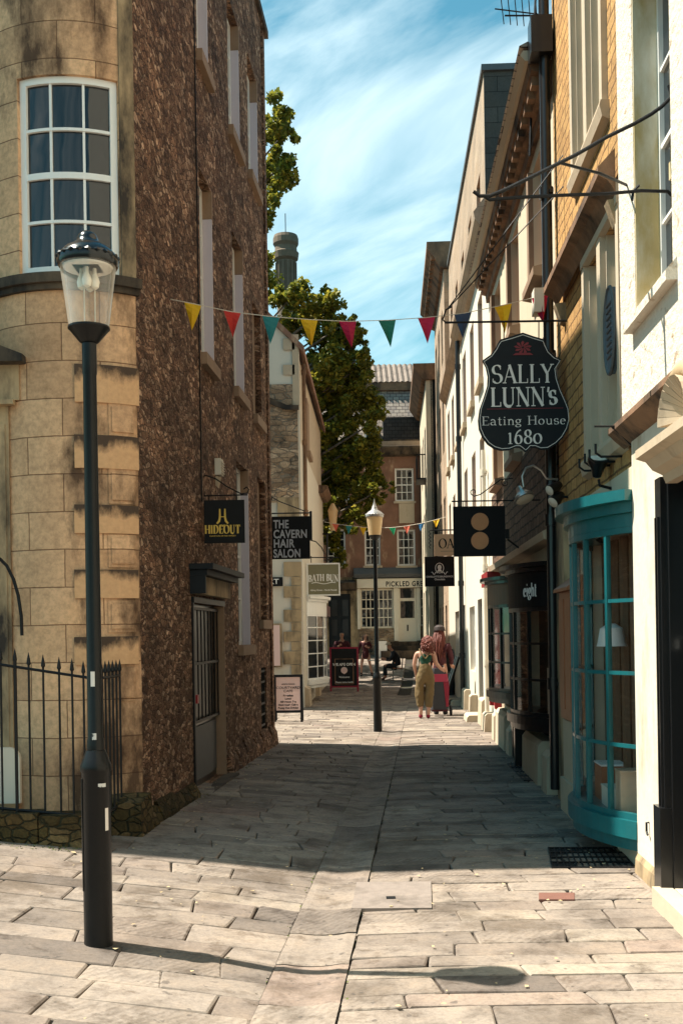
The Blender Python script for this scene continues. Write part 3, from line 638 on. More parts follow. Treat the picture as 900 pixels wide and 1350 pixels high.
dh = MB(LF); dh.box((sd0-.1, -.02, zt_-.118), (sd1+.1, .18, zt_-.06)); dh.box((sd0-.14, -.02, zt_-.058), (sd1+.14, .25, zt_)); dh.box((sd0-.10, -.02, dzt+.09), (sd0-.051, .16, zt_-.12)); dh.build('door_cornice', M['signslate'], ch)
MB(LF).box((sd0-.1, -.1, -.05), (sd1+.12, .16, dzb-.002)).build('doorstep', M['sooty'], ch)
gb = MB(LF)
for i in range(5): gb.tube([(GR[0]+.05+i*(GR[1]-GR[0]-.1)/4, -.03, .36), (GR[0]+.05+i*(GR[1]-GR[0]-.1)/4, -.03, GR[3])], .012, 6)
for i in range(9): gb.box((GR[0], -.045, .4+i*.16), (GR[1], -.02, .43+i*.16))
gb.build('iron_grating', M['iron'], ch)
# projecting rubble base
mb = MB(LF)
for i in range(int(sd0/.3)):
    a = .02+i*(sd0-.15)/int(sd0/.3); b = a+(sd0-.15)/int(sd0/.3)-.02; h = .30+rnd.uniform(-.04, .05)
    mb.profile([(-.05, -.1), (.10+rnd.uniform(0, .03), -.1), (.09, h*.6), (.03, h), (-.05, h)], a, b)
mb.build('mossy_base_course', M['mossy'], ch)
mb = MB(LF)
for i in range(14):
    a = sd1+.15+i*.29; b = a+.27; h = .34+rnd.uniform(-.05, .05); mb.profile([(-.05, -.1), (.08+rnd.uniform(0, .03), -.1), (.06, h*.7), (.015, h), (-.05, h)], a, min(b, LEND))
mb.build('rubble_base_course', M['rubble'], ch)
# vertical cable conduits on the side wall
mb = MB(LF)
for u in (262,):
    s = lh(u, 500)[0]; mb.tube([(s, .012, 3.2), (s, .012, LH)], .008, 6)
mb.build('conduit', M['iron'], ch)
s, z = lh(285, 625); vb_ = MB(LF); vb_.box((s-.09, .001, z-.02), (s+.09, .07, z+.17)); 
for i in range(5): vb_.box((s-.08, .071, z+i*.03), (s+.08, .085, z+.014+i*.03))
vb_.build('vent_cowl', M['cream2'], ch)
MB(LF).profile([(.001, z-.14), (.02, z-.16), (.05, z-.03), (.001, z-.03)], s-.06, s+.06).build('vent_bracket', M['stone'], ch)
# entrance surround at the left edge
es = thing_e = MB(FF); z1 = at(20, 440, 8.8).z; z2 = at(20, 482, 8.8).z; z3 = at(10, 535, 8.8).z; xr = at(36, 470, 8.8).x
es.plate([(-4.6, z1+.6), (xr, z2+.06), (xr, z2), (-4.6, z2)], 0, .26); es.build('entrance_pediment', M['sooty'], ch)
es = MB(FF); es.box((-4.5, 0, z3+.04), (xr-.06, .14, z2-.001)); es.box((-4.5, 0, z3), (xr-.10, .18, z3+.039)); es.build('entrance_entablature', M['ashlar_trim'], ch)
es = MB(FF); xp = at(13, 700, 8.8).x; es.box((xp-.16, .001, .1), (xp, .09, z3-.001)); es.box((xp-.13, .0905, .5), (xp-.03, .10, z3-.15)); es.box((xp-.20, .001, .1), (xp+.04, .13, .75)); es.build('entrance_pilaster', M['ashlar_trim'], ch)
MB(FF).box((-4.3, .001, .2), (xp-.25, .03, z3-.1)).build('entrance_door', M['signslate'], ch)
# mossy block at the corner
cbk = thing('stone_block', 'mossy stone block at the foot of the corner where the railings end', 'stone block', (-1.8, 8.6, 0))
a0 = gnd(152, 1086, .1); mb = MB(); mb.hexa([(a0.x, 8.4, -.05), (-1.60, 8.45, -.05), (-1.57, 8.85, -.05), (-1.9, 8.85, -.05)], [(a0.x+.03, 8.45, .44), (-1.63, 8.5, .42), (-1.60, 8.82, .46), (-1.88, 8.82, .46)]); mb.build('block', M['mossy'], cbk)
# railings
rl = thing('iron_railings', 'black spear topped iron railings in front of the golden corner house', 'railings', (-2.2, 8.4, 0))
def zline(y, v, u): return at(u, v, y).z
pts = []
for (u, vt, vb) in ((-17, 853, 1068), (2, 854, 1070), (21, 855, 1072), (39, 860, 1068), (58, 863, 1072), (79, 866, 1076), (96, 868, 1077), (111, 871, 1078), (126, 872, 1078)):
    Y = 8.0; pts.append((at(u, 960, Y).x, Y, zline(Y, vt, u), zline(Y, vb, u), zline(Y, 876+(u/126)*19, u), zline(Y, 1066+u/126*12, u)))
zt, zb_, zr, zl = pts[-1][2:]; 
for i in range(1, 7): pts.append((pts[8][0]+.02+.006*i, 8.0+.105*i, zt, zb_-.02, zr, zl))
for i, (x, y, t, b, r1, r2) in enumerate(pts):
    post = i in (2, 9); rr = .013 if post else .0085
    mb = MB(); mb.tube([(x, y, b), (x, y, t-.10)], rr, 8); mb.tube([(x, y, t-.10), (x, y, t-.085), (x, y, t-.05), (x, y, t)], rr, 8, [rr, .017, .012, .001])
    mb.build('post' if post else 'bar', M['iron'], rl)
for k, nm in ((4, 'top_rail'), (5, 'bottom_rail')):
    mb = MB(); mb.tube([(p[0], p[1], p[k]) for p in pts], .012, 6); mb.build(nm, M['iron'], rl)
kb = thing('kerb_stones', 'worn raised stone kerb under the black railings', 'kerb', (-2.3, 8.4, 0))
mb = MB(); 
for i in range(5):
    x0 = -4.2+i*.48; mb.box((x0, 7.92, 0), (x0+.47, 8.15, pts[min(8, max(0, int((x0+2.8)/.115)))][3]-.01-.012*(i % 2)))
mb.build('kerb', M['mossy'], kb)
Ys = 8.4; wb = thing('white_board', 'white rounded board behind the black railings', 'board', at(8, 1040, Ys))
p0 = at(0, 1042, Ys); p1 = at(28, 985, Ys); r_ = .09
MB(facing(Ys)).plate([(p0.x-.5, p0.z-.1), (p1.x, p0.z-.1), (p1.x, p1.z-r_)]+[(p1.x-r_+r_*math.cos(R(a)), p1.z-r_+r_*math.sin(R(a))) for a in (20, 45, 70, 90)]+[(p0.x-.5, p1.z)], 0, .05).build('board', M['cream2'], wb)
hr = thing('wall_hoop', 'curved black iron hoop on the front wall at the left edge', 'iron hoop', at(15, 800, 8.8))
c0 = at(-14, 800, 8.7); MB().tube([(c0.x+.0, 8.45, at(0, 735, 8.6).z+.05)]+[at(u, v, 8.66) for (u, v) in ((0, 737), (9, 746), (18, 764), (24, 785), (28, 812), (29, 838))], .014, 8).build('hoop', M['iron'], hr, smooth=True)

# ================================================================== RIGHT SIDE
RF = Frame((1.805, 0), (.045, 1), (-1, .045))
def rh(u, v, n=0): return RF.hit(u, v, n)
def RB(name, label, cat, s): return thing(name, label, cat, RF.p(s, -2, 0))
# ---- white house (nearest)
wh = RB('white_house', 'white rough rendered house with shell door hood at the right edge', 'house', 5)
WS = (rh(840, 200)[0], rh(880, 200)[0]); ww = (6.45, 7.42, rh(842, 415)[1], 6.2); dS1 = rh(876, 900, .05)[0]; zL = rh(830, 562, .05)[1]
door = (5.9, dS1-.10, .12, rh(880, 622)[1])
wall(wh, 'upper_wall', RF, -3, 7.9, zL, 12, [ww], .22, M['roughwhite'], off=.05)
wall(wh, 'ground_floor_wall', RF, -3, 7.66, -.1, zL-.001, [door], .18, M['creamwall'], off=.04)
core(wh, RF, -3, 7.60, -5, -.20, -.1, zL, M['drop']); core(wh, RF, -3, 7.88, -5, -.20, zL+.001, 11.9, M['drop']); sash(wh, RF, ww, .22, 3, 4, m=M['white'], off=.05)
MB(RF).box((ww[1]-.02, -.16, ww[2]), (ww[1]-.001, .045, ww[3])).build('yellow_reveal', M['goldensill'], wh)
MB(RF).profile([(.051, ww[2]-.14), (.12, ww[2]-.14), (.12, ww[2]-.08), (.051, ww[2]-.002)], ww[0]-.1, ww[1]+.1).build('sill', M['roughwhite'], wh)
MB(RF).profile([(.03, zL-.12), (.10, zL-.06), (.15, zL-.01), (.15, zL+.03), (.052, zL+.08)], 4.0, 7.93).build('ledge', M['cornicewood'], wh)
dr = MB(RF).box((door[0]+.02, -.13, .12), (door[1]-.02, -.07, door[3]-.02)).build('front_door', M['blackp'], wh)
MB(RF).box((door[1]-.2, -.068, 1.62), (door[1]-.1, -.03, 1.68)).build('handle', M['white'], dr)
fl = MB(RF); fl.box((door[1]+.001, .045, .1), (door[1]+.14, .085, door[3]-.05)); fl.box((door[1]+.03, .086, .5), (door[1]+.05, .10, door[3]-.3)); fl.box((door[1]+.085, .086, .5), (door[1]+.105, .10, door[3]-.3)); fl.box((door[1]-.01, .045, .08), (door[1]+.16, .12, .62)); fl.build('door_pilaster', M['blackp'], wh); MB(RF).box((door[1]-.03, -.175, .121), (door[1]-.0005, .044, door[3]-.03)).build('door_lining', M['blackp'], wh)
zh = 2.76
hd = MB(RF)
hd.profile([(.052, zh-.13), (.12, zh-.13), (.14, zh-.08), (.2, zh-.05), (.24, zh), (.30, zh+.02), (.30, zh+.07), (.052, zh+.13)], 4.6, 6.42); hd.build('door_cornice', M['stone'], wh)
sh = MB(RF)
cs, r0 = 5.62, .25
for k in range(13):
    a0, a1 = math.pi*k/13, math.pi*(k+1)/13; am_ = (a0+a1)/2
    sh.hexa([(cs, .06, zh+.1), (cs+r0*math.cos(a0), .10, zh+.1+.20*math.sin(a0)), (cs+r0*math.cos(a1), .10, zh+.1+.20*math.sin(a1))], [(cs, .14, zh+.12), (cs+(r0+.02)*math.cos(a0+.02), .30, zh+.11+.22*math.sin(a0)), (cs+(r0+.02)*math.cos(a1-.02), .30, zh+.11+.22*math.sin(a1))])
sh.build('shell_hood', M['stone'], wh)
sh = MB(RF); sh.tube([(cs+.31*math.cos(R(a)), .22, zh+.12+.24*math.sin(R(a))) for a in range(0, 181, 12)], .055, 10); sh.build('hood_rim', M['ashlar_trim'], wh, smooth=True)
MB(RF).box((5.0, .05, -.05), (6.72, .17, .12)).build('doorstep', M['stonepale'], wh)
MB(RF).tube([(7.3, .042, .42), (7.3, .06, .42), (7.3, .06, .36), (7.27, .06, .34)], .008, 6).build('hook', M['iron'], wh)
MB(RF).profile([(.041, -.05), (.07, -.05), (.06, .10), (.041, .14)], 7.0, 7.65).build('base_plinth', M['ashlar_trim'], wh)
# ---- Sally's yellow stone house
sh_ = RB('stone_house', 'yellow rock faced stone house with teal bow shop window', 'house', 9.5)
H1 = 12
w1 = [(8.05, 8.62, 3.25, 4.95), (8.78, 9.35, 3.25, 4.95), (8.55, 9.1, 5.95, 8.6), (9.25, 9.8, 5.95, 8.6)]
zc = 2.95
wall(sh_, 'stone_wall', RF, 7.9, 11.15, zc, H1, w1, .12, M['brick'])
wall(sh_, 'ground_floor_wall', RF, 7.665, 11.15, -.1, zc-.001, [(7.72, 9.48, .15, 2.72), (10.1, 10.5, .9, 2.1)], .3, M['cream'], off=.01)
core(sh_, RF, 7.9, 11.15, -5, -1.3, -.1, H1-.1, M['drop']); MB(RF).box((7.67, -1.29, -.1), (7.70, -.31, zc-.01)).build('side_partition', M['creamwall'], sh_); core(sh_, RF, 7.9, 11.15, -1.29, -.16, zc, H1-.1, M['drop']); core(sh_, RF, 9.55, 11.15, -1.29, -.34, -.1, zc-.01, M['drop'])
for w in w1: sash(sh_, RF, w, .12, 2, 4, m=M['creampaint'])
for w in w1: MB(RF).box((w[1]-.02, -.115, w[2]+.002), (w[1]-.001, .003, w[3]-.002)).build('jamb_stone', M['stonepale'], sh_)
for (a, b, c, d) in ((7.95, 9.45, 3.25, 4.95), (8.45, 9.9, 5.95, 8.6)):
    m_ = MB(RF); xm = (w1[0][1]+w1[1][0])/2 if c < 4 else (w1[2][1]+w1[3][0])/2
    m_.box((a, .001, c), (a+.10, .05, d)); m_.box((b-.10, .001, c), (b, .05, d)); m_.box((xm-.07, .001, c), (xm+.07, .05, d)); m_.box((a, .001, d+.001), (b, .06, d+.16)); m_.build('window_surround', M['stonepale'], sh_)
    MB(RF).profile([(.001, c-.16), (.06, c-.13), (.08, c-.04), (.07, c-.001), (.001, c-.001)], a-.05, b+.05).build('sill', M['stone'], sh_)
MB(RF).profile([(.061, 5.02), (.09, 5.08), (.12, 5.12), (.19, 5.16), (.19, 5.22), (.061, 5.36)], 7.95, 10.75).build('window_hood', M['cornicewood'], sh_)
for i, s in enumerate((8.02, 10.55)): MB(RF).profile([(.0, 4.80), (.05, 4.82), (.11, 5.0), (.0, 5.015)], s, s+.12).build('console_bracket', M['ashlar_trim'], sh_)
MB(RF).profile([(.0, H1-.4), (.15, H1-.3), (.3, H1-.1), (.3, H1), (-5, H1)], 7.9, 11.15).build('roof', M['slate'], sh_)
bo, bpt = bow(sh_, RF, 7.69, 9.5, .30, .36, 2.50, 6, 4, M['teal'], fascia=.10, corn=.16, sillh=.13, glass=M['clearglass'], cornm=M['teal'])
MB(RF).box((7.74, -.20, .341), (9.49, -.18, 2.53)).build('display_back', M['tanback'], sh_)
for i_ in range(5): MB(RF).tube([(7.9+.35*i_, -.12, .35), (7.9+.35*i_, -.11, 2.5)], .05, 8).build('curtain_fold', M['tanback'], sh_)
# inside of the teal window
MB(RF).box((7.73, -1.28, .30), (9.49, .0, .34)).build('display_floor', M['brownp'], sh_)
MB(RF).box((7.73, -1.28, 2.54), (9.49, -.02, 2.58)).build('display_ceiling', M['stone'], sh_)
MB(RF).box((7.735, -1.28, -.05), (9.485, -.25, .29)).build('cellar_recess', M['signslate'], sh_)
MB(RF).box((10.02, -.25, .7), (10.78, -.21, 2.3)).build('shutter_back', M['drop'], sh_)
br_ = MB(RF); br_.box((9.75, -.02, .9), (10.45, .13, 2.12)); br_.box((9.80, .131, 1.0), (10.06, .145, 2.05)); br_.box((10.14, .131, 1.0), (10.40, .145, 2.05)); br_.box((9.74, .01, 1.0), (9.7495, .11, 2.05)); br_.profile([(0, 2.121), (.18, 2.121), (.18, 2.15), (.0, 2.28)], 9.70, 10.5); br_.build('shutter_box', M['brownp'], sh_)
pl = MB(RF); pl.box((9.8, .011, -.05), (10.40, .12, .89)); pl.box((9.77, .011, -.05), (10.43, .15, .32)); pl.build('stone_pier', M['stone'], sh_)
pl = MB(RF); pl.box((10.5, .011, -.05), (11.1, .07, 2.9)); pl.build('stone_pier', M['ashlar_trim'], sh_)
pipe(sh_, RF, 11.05, .10, .1, 9.9, .055); MB(RF).box((10.93, .03, 7.72), (11.17, .25, 8.1)).build('rain_hopper', M['blackp'], sh_)
s, z0 = rh(733, 380, .15); _, z1 = rh(733, 345, .15); MB(RF).box((10.93, .16, z0), (11.12, .26, z1)).build('junction_box', M['cream2'], sh_)
for s in (8.15, 8.4, 8.6, 8.85):
    MB(RF).tube([(s, .0, 3.08), (s, .16, 3.08), (s, .20, 3.11), (s, .20, 3.18)], .010, 6).build('iron_hook', M['iron'], sh_)
# ---- low eaved rubble house
lo = RB('rubble_house', 'low eaved house with dark coursed rubble above two black shopfronts', 'house', 14.5)
H2 = 7.75
w2 = [(a, a+.85, 5.85, 7.25) for a in (11.9, 14.2, 16.5)]+[(a, a+.85, 4.15, 5.1) for a in (11.9, 14.2, 16.5)]
wall(lo, 'upper_wall', RF, 11.16, 18.2, 4.05, H2, w2, .16, M['cream'])
wall(lo, 'rubble_wall', RF, 11.16, 18.2, 2.72, 4.049, [], .16, M['course'], off=.02)
wall(lo, 'ground_floor_wall', RF, 11.16, 18.2, -.1, 2.719, [(11.7, 13.75, .45, 2.55), (13.9, 14.7, .1, 2.4), (14.95, 16.9, .6, 2.55), (17.15, 18.1, .5, 2.5)], .14, M['stone'], off=.01)
core(lo, RF, 11.16, 18.2, -5, -.18, -.1, H2-.05, M['drop'])
for w in w2: sash(lo, RF, w, .16, 2, 4, m=M['brownp']); MB(RF).box((w[1]+.001, .001, w[2]), (w[1]+.16, .06, w[3])).build('window_surround', M['lintel'], lo); MB(RF).profile([(.001, w[2]-.15), (.14, w[2]-.12), (.14, w[2]-.03), (.001, w[2]-.001)], w[0]-.06, w[1]+.06).build('sill', M['lintel'], lo)
MB(RF).profile([(.021, 2.70), (.16, 2.72), (.18, 2.80), (.021, 2.88)], 11.2, 17.4).build('stone_ledge', M['stone'], lo)
cn = MB(RF); cn.profile([(.0, H2-.34), (.05, H2-.34), (.06, H2-.22), (.12, H2-.20), (.14, H2-.10), (.22, H2-.08), (.24, H2+.02), (.0, H2+.02)], 11.2, 18.3); cn.build('eaves_cornice', M['cornicewood'], lo)
cn = MB(RF); cn.profile([(.0, H2+.021), (.28, H2+.021), (.33, H2+.08), (.30, H2+.13), (.0, H2+.13)], 11.2, 18.35); cn.build('gutter', M['stonepale'], lo)
MB(RF).profile([(.30, H2+.161), (.34, H2+.17), (-2.6, H2+1.6), (-5, H2+.17)], 11.18, 18.3).build('roof', M['slate'], lo)
for i_ in range(24): MB(RF).box((11.3+i_*.29, .061, H2-.19), (11.42+i_*.29, .20, H2-.085)).build('eaves_bracket', M['cornicewood'], lo)
bow(lo, RF, 11.75, 13.72, .34, .78, 2.02, 5, 3, M['blackp'], fascia=.40, fm=M['signblack'], corn=.1, sillh=.1, cornm=M['blackp'], base=.0, glass=M['clearglass'])
bow(lo, RF, 15.0, 16.88, .30, .88, 2.14, 5, 3, M['blackp'], fascia=.30, fm=M['bronze'], corn=.1, sillh=.1, cornm=M['blackp'], base=.0, glass=M['clearglass'])
MB(RF).box((14.98, -.12, .7), (16.88, -.10, 2.2)).build('pale_blind', M['white'], lo)
MB(RF).box((11.76, -.12, .6), (12.9, -.10, 1.3)).build('display_panel', M['stonepale'], lo)
MB(RF).box((13.92, -.10, .12), (14.68, -.04, 2.38)).build('shop_door', M['blackp'], lo)
MB(RF).box((13.76, .011, -.02), (13.90, .20, 2.45)).build('door_pilaster', M['blackp'], lo); MB(RF).box((14.72, .011, -.02), (14.86, .12, 2.45)).build('door_pilaster', M['blackp'], lo)
rs = MB(RF); rs.box((17.15, -.05, .5), (17.25, .12, 2.5)); rs.box((18.0, -.05, .5), (18.1, .12, 2.5)); rs.box((17.6, -.05, .9), (17.66, .05, 2.3)); rs.box((17.26, -.05, .5), (17.99, .06, .9)); rs.box((17.05, -.05, 2.501), (18.15, .22, 2.72)); rs.build('red_shopfront', M['redp'], lo)
MB(RF).box((17.26, -.08, .9), (17.99, -.06, 2.5)).build('pane', M['glass'], lo)
for (a, b, h) in ((11.3, 11.7, .45), (12.0, 13.4, .5), (14.9, 15.3, .40), (15.5, 16.8, .55), (17.0, 17.4, .45)):
    MB(RF).profile([(.011, -.05), (.16, -.05), (.15, h-.06), (.10, h), (.011, h)], a, b).build('plinth_stone', M['stone' if b < 14 else 'stonepale'], lo)
ft = MB(RF)
p = bpt if False else None
# lettering "eight" on the fascia facing down the street
fr8 = Frame(RF.p(12.15, .305, 0).to_2d()[:], (.80, .60), (-.60, .80))
fa = Vector(RF.p(12.05, .235, 0)); fb = Vector(RF.p(11.80, .085, 0)); dd = (fb-fa).normalized(); fr8 = Frame((fa.x, fa.y), (dd.x, dd.y), (-abs(dd.y), -abs(dd.x)) if False else (dd.y, -dd.x))
nn = Vector((dd.y, -dd.x)); 
if nn.y > 0: fr8 = Frame((fa.x, fa.y), (dd.x, dd.y), (-dd.y, dd.x))
tx = MB(fr8); serif_text(tx, 'eight', .12, 2.14, .15, off=.055, sx=.62, thick=.16, track=.03); tx.build('lettering', M['signwhite'], lo, fix=False)
# ---- tall cream house
tc_ = RB('cream_house', 'tall cream rendered house with stepped parapet and many narrow windows', 'house', 25)
H3 = 8.8
ww3 = []
for z0, z1 in ((4.1, 5.45), (6.45, 8.1)):
    for a in (19.6, 21.6, 23.8, 26.0, 28.2, 30.2): ww3.append((a, a+.95, z0, z1))
gw = [(20.6, 21.6, .1, 2.4), (22.4, 23.8, .9, 2.3), (25.2, 26.2, .1, 2.4), (27.4, 29.0, .9, 2.3)]
wall(tc_, 'cream_wall', RF, 18.21, 32, -.1, H3, ww3+gw, .14, M['cream2'])
core(tc_, RF, 18.21, 32, -5, -.17, -.1, H3-.05, M['drop'])
for w in ww3: sash(tc_, RF, w, .14, 2, 4, m=M['brownp']); MB(RF).box((w[0]-.05, .001, w[2]-.12), (w[1]+.05, .09, w[2]-.001)).build('sill', M['stone'], tc_)
for w in gw: 
    if w[2] > .5: sash(tc_, RF, w, .14, 3, 3)
    else: MB(RF).box((w[0], -.12, .1), (w[1], -.07, w[3])).build('house_door', M['signslate'], tc_)
MB(RF).profile([(.0, H3-.22), (.10, H3-.18), (.24, H3), (.26, H3+.12), (.0, H3+.45), (-.2, H3+.45)], 18.1, 25.4).build('parapet_cornice', M['oldwall'], tc_)
MB(RF).profile([(.0, H3-.2), (.12, H3-.1), (.2, H3), (.0, H3+.1)], 25.41, 32).build('parapet_cornice', M['oldwall'], tc_)
UF = Frame((2.95, 20.8), (.45, 11.6), (-11.6, .45)); UL = 11.6; UZ = 12.7
uw = [(a, a+.8, 9.7, 11.2) for a in (1.0, 3.2, 5.4, 7.6, 9.6)]
wall(tc_, 'upper_storey_wall', UF, 0, UL, H3-.3, UZ, uw, .14, M['oldwall'])
for w in uw: sash(tc_, UF, w, .14, 2, 4, m=M['brownp'])
core(tc_, UF, .02, UL, -5, -.16, H3-.3, UZ-.05, M['drop']); MB(UF).box((-.06, -5, H3-.3), (-.001, 0, UZ)).build('gable_wall', M['shadestone'], tc_)
MB(UF).box((-.12, -5, UZ+.001), (UL, .05, UZ+.12)).build('coping', M['lead'], tc_)
pipe(tc_, RF, 25.0, .10, .1, 8.6, .055); pipe(tc_, RF, 19.0, .08, .1, 5, .04, M['cream2'])
for (a, b, h, w_) in ((18.5, 19.1, .32, .18), (19.6, 20.4, .5, .14), (20.6, 21.5, .13, .34), (21.9, 22.3, .45, .18), (25.2, 26.2, .13, .38), (23.9, 24.8, .45, .16)):
    MB(RF).profile([(.011, -.05), (w_, -.05), (w_-.02, h-.04), (w_-.06, h), (.011, h)], a, b).build('step_stone', M['stonepale'], tc_)
# ---- house with brown modillion cornice
bc = RB('cornice_house', 'pale house with deep brown bracketed cornice beyond the cream house', 'house', 35)
ww4 = [(a, a+1.0, z0, z1) for a in (33, 35, 37) for z0, z1 in ((1.0, 2.6), (4.2, 6.0), (7.4, 9.2), (10.2, 11.8))]
wall(bc, 'wall', RF, 32.01, 38.5, -.1, 12.9, ww4, .14, M['oldwall'], off=0.0); core(bc, RF, 32.01, 38.5, -5, -.17, -.1, 12.85, M['drop'])
for w in ww4: sash(bc, RF, w, .14, 2, 4)
MB(RF).profile([(0, 12.7), (.10, 12.75), (.40, 13.2), (.5, 13.3), (.5, 13.5), (-5, 13.5), (-5, 12.9)], 31.9, 38.6).build('cornice', M['cornicewood'], bc)
mb = MB(RF)
for i in range(16): mb.box((32.0+i*.41, .1, 13.0), (32.16+i*.41, .38, 13.18))
mb.build('modillions', M['cornicewood'], bc)
# ---- last house on the right
ls = RB('far_house', 'narrow pale house with brown eaves and small iron balcony at the street end', 'house', 42)
ww5 = [(a, a+1.0, z0, z1) for a in (39.3, 41.3, 43.3) for z0, z1 in ((1.6, 3.4), (4.6, 6.4), (7.6, 9.4))]
wall(ls, 'wall', RF, 38.51, 45.9, -.1, 11.2, ww5, .14, M['cream'], off=.35); core(ls, RF, 38.51, 45.9, -5, .18, -.1, 11.15, M['drop'])
for w in ww5: sash(ls, RF, w, .14, 2, 4, off=.35)
MB(RF).profile([(.35, 10.9), (.5, 10.95), (.78, 11.35), (.8, 11.5), (-5, 11.5), (-5, 11.2)], 38.4, 45.9).build('eaves', M['cornicewood'], ls)
bl = MB(RF); bl.box((39.1, .35, 7.4), (40.6, .70, 7.46))
for i in range(12): bl.tube([(39.12+i*.133, .68, 7.46), (39.12+i*.133, .68, 8.3)], .012, 5)
for i in range(4): bl.tube([(39.12, .38+i*.1, 7.46), (39.12, .38+i*.1, 8.3)], .012, 5)
bl.box((39.1, .66, 8.3), (40.6, .70, 8.34)); bl.box((39.1, .36, 8.3), (39.14, .70, 8.34)); bl.build('iron_balcony', M['iron'], ls)

# ================================================================== LEFT COTTAGE (cream, with quoins)
ct = thing('cream_cottage', 'cream gabled building with brown quoins and white bow window', 'house', (-3, 28, 0))
GY = 25.0; GX = -.90; GF = facing(GY); CFr = Frame((GX, GY), (.35, 10), (10, -.35)); CL = 10
zc_ = 8.5
MB(GF).plate([(-8, -.1), (GX, -.1), (GX, zc_), (-4.4, zc_+3.4), (-8, zc_)], -.3, 0).build('gable_wall', M['cream2'], ct)
MB(CFr).box((-0.0, -.3, -.1), (CL, 0, 6.3)).build('side_wall', M['cream2'], ct)
MB(CFr).box((-0.0, -.3, 6.301), (CL, -.04, 8.4)).build('upper_side_wall', M['stonepale'], ct)
core(ct, CFr, .31, CL, -6, -.31, -.1, 8.3, M['drop'])
rf_ = MB(); A0 = CFr.p(-.1, .12, zc_-.12); A1 = CFr.p(CL, .12, zc_-.12); B0 = Vector((-4.4, GY-.1, zc_+3.45)); B1 = Vector((-4.1, GY+CL, zc_+3.45)); C0 = Vector((-8.2, GY-.1, zc_-.2)); C1 = Vector((-8, GY+CL, zc_-.2)); up = Vector((0, 0, .16))
for q in ((A0, A1, B1, B0), (B0, B1, C1, C0)): rf_.hexa([x for x in q], [x+up for x in q])
rf_.build('roof', M['redroof'], ct)
q0 = at(353, 507, GY); q1 = at(394, 662, GY)
MB(GF).box((-3.2, .001, q1.z), (q1.x, .03, q0.z)).build('rubble_patch', M['rubble_soot'], ct)
for (u0, u1, v0, v1, k) in ((373, 388, 445, 461, 0), (373, 388, 480, 494, 0), (386, 396, 440, 535, 0), (366, 394, 655, 690, 1), (374, 397, 740, 760, 1), (384, 397, 760, 772, 1), (374, 397, 772, 788, 1), (384, 397, 788, 803, 1), (374, 397, 803, 820, 1), (384, 397, 820, 832, 1), (374, 397, 832, 846, 1), (384, 397, 846, 858, 1), (374, 397, 858, 876, 1), (384, 397, 876, 890, 1)):
    a = at(u0, v1, GY-.04); b = at(u1, v0, GY-.04); MB(GF).box((a.x, .031, a.z), (min(b.x, GX), .045, b.z-.01)).build('quoin', M['ashlar_trim' if k else 'stone'], ct)
MB(GF).plate([(-3.2, at(353, 500, GY).z+.3), (at(378, 535, GY).x, at(378, 535, GY).z), (at(394, 535, GY).x, at(394, 535, GY).z), (at(394, 540, GY).x, at(394, 541, GY).z), (at(377, 541, GY).x, at(377, 541, GY).z), (-3.2, at(353, 510, GY).z+.2)], .05, .12).build('string_course', M['sooty'], ct)
pipe(ct, CFr, .7, .06, 3.6, 8.3, .05, M['cornicewood']); 
MB(CFr).box((3.0, -.039, 6.6), (3.9, -.02, 8.0)).build('blocked_window', M['lintel'], ct); MB(CFr).box((2.9, -.039, 6.45), (4.0, .06, 6.59)).build('sill', M['lintel'], ct)
MB(CFr).profile([(.0, 6.1), (.15, 6.12), (.28, 6.25), (.28, 6.32), (.0, 6.34)], 7.6, CL+.2).build('corbel_ledge', M['cornicewood'], ct)
bow(ct, CFr, 1.2, 4.4, .40, .62, 2.25, 6, 5, M['white'], fascia=.32, fm=M['white'], corn=.14, sillh=.12, cornm=M['white'])
mr = MB(CFr); mr.box((5.6, .001, .3), (5.72, .14, 2.3)); mr.box((7.2, .001, .3), (7.32, .14, 2.3)); mr.box((8.7, .001, .3), (8.82, .14, 2.3)); mr.box((5.5, .001, 2.301), (8.9, .24, 2.62)); mr.box((5.73, .001, .3), (8.69, .08, .75)); mr.build('maroon_shopfront', M['maroon'], ct)
MB(CFr).box((5.72, .001, .75), (8.7, .02, 2.3)).build('pane', M['glass'], ct)
for (a, b) in ((0.2, 1.1), (4.5, 5.4)): MB(CFr).profile([(.001, -.05), (.12, -.05), (.10, .45), (.001, .5)], a, b).build('plinth', M['stone'], ct)
a = at(361, 880, GY); b = at(371.5, 822, GY)
mn = thing('menu_board', 'pink menu board fixed on the cream gable wall', 'menu board', a); MB(GF).box((a.x-.35, .05, a.z), (b.x, .08, b.z)).build('frame', M['ashlar_trim'], mn); MB(GF).box((a.x-.35, .0801, a.z+.04), (b.x-.05, .085, b.z-.04)).build('panel', M['pink'], mn)
a = at(373, 773, GY); b = at(373, 761, GY); ns = thing('street_sign', 'black street name sign ending in URT on the cream gable wall', 'street sign', a)
MB(GF).box((a.x-.86, .05, a.z), (a.x, .065, b.z)).build('plate', M['signblack'], ns)
t_ = MB(GF); sans(t_, 'COURT', a.x-.43, a.z+.055, .17, .068, 1.15, .003); t_.build('lettering', M['signwhite'], ns, fix=False)
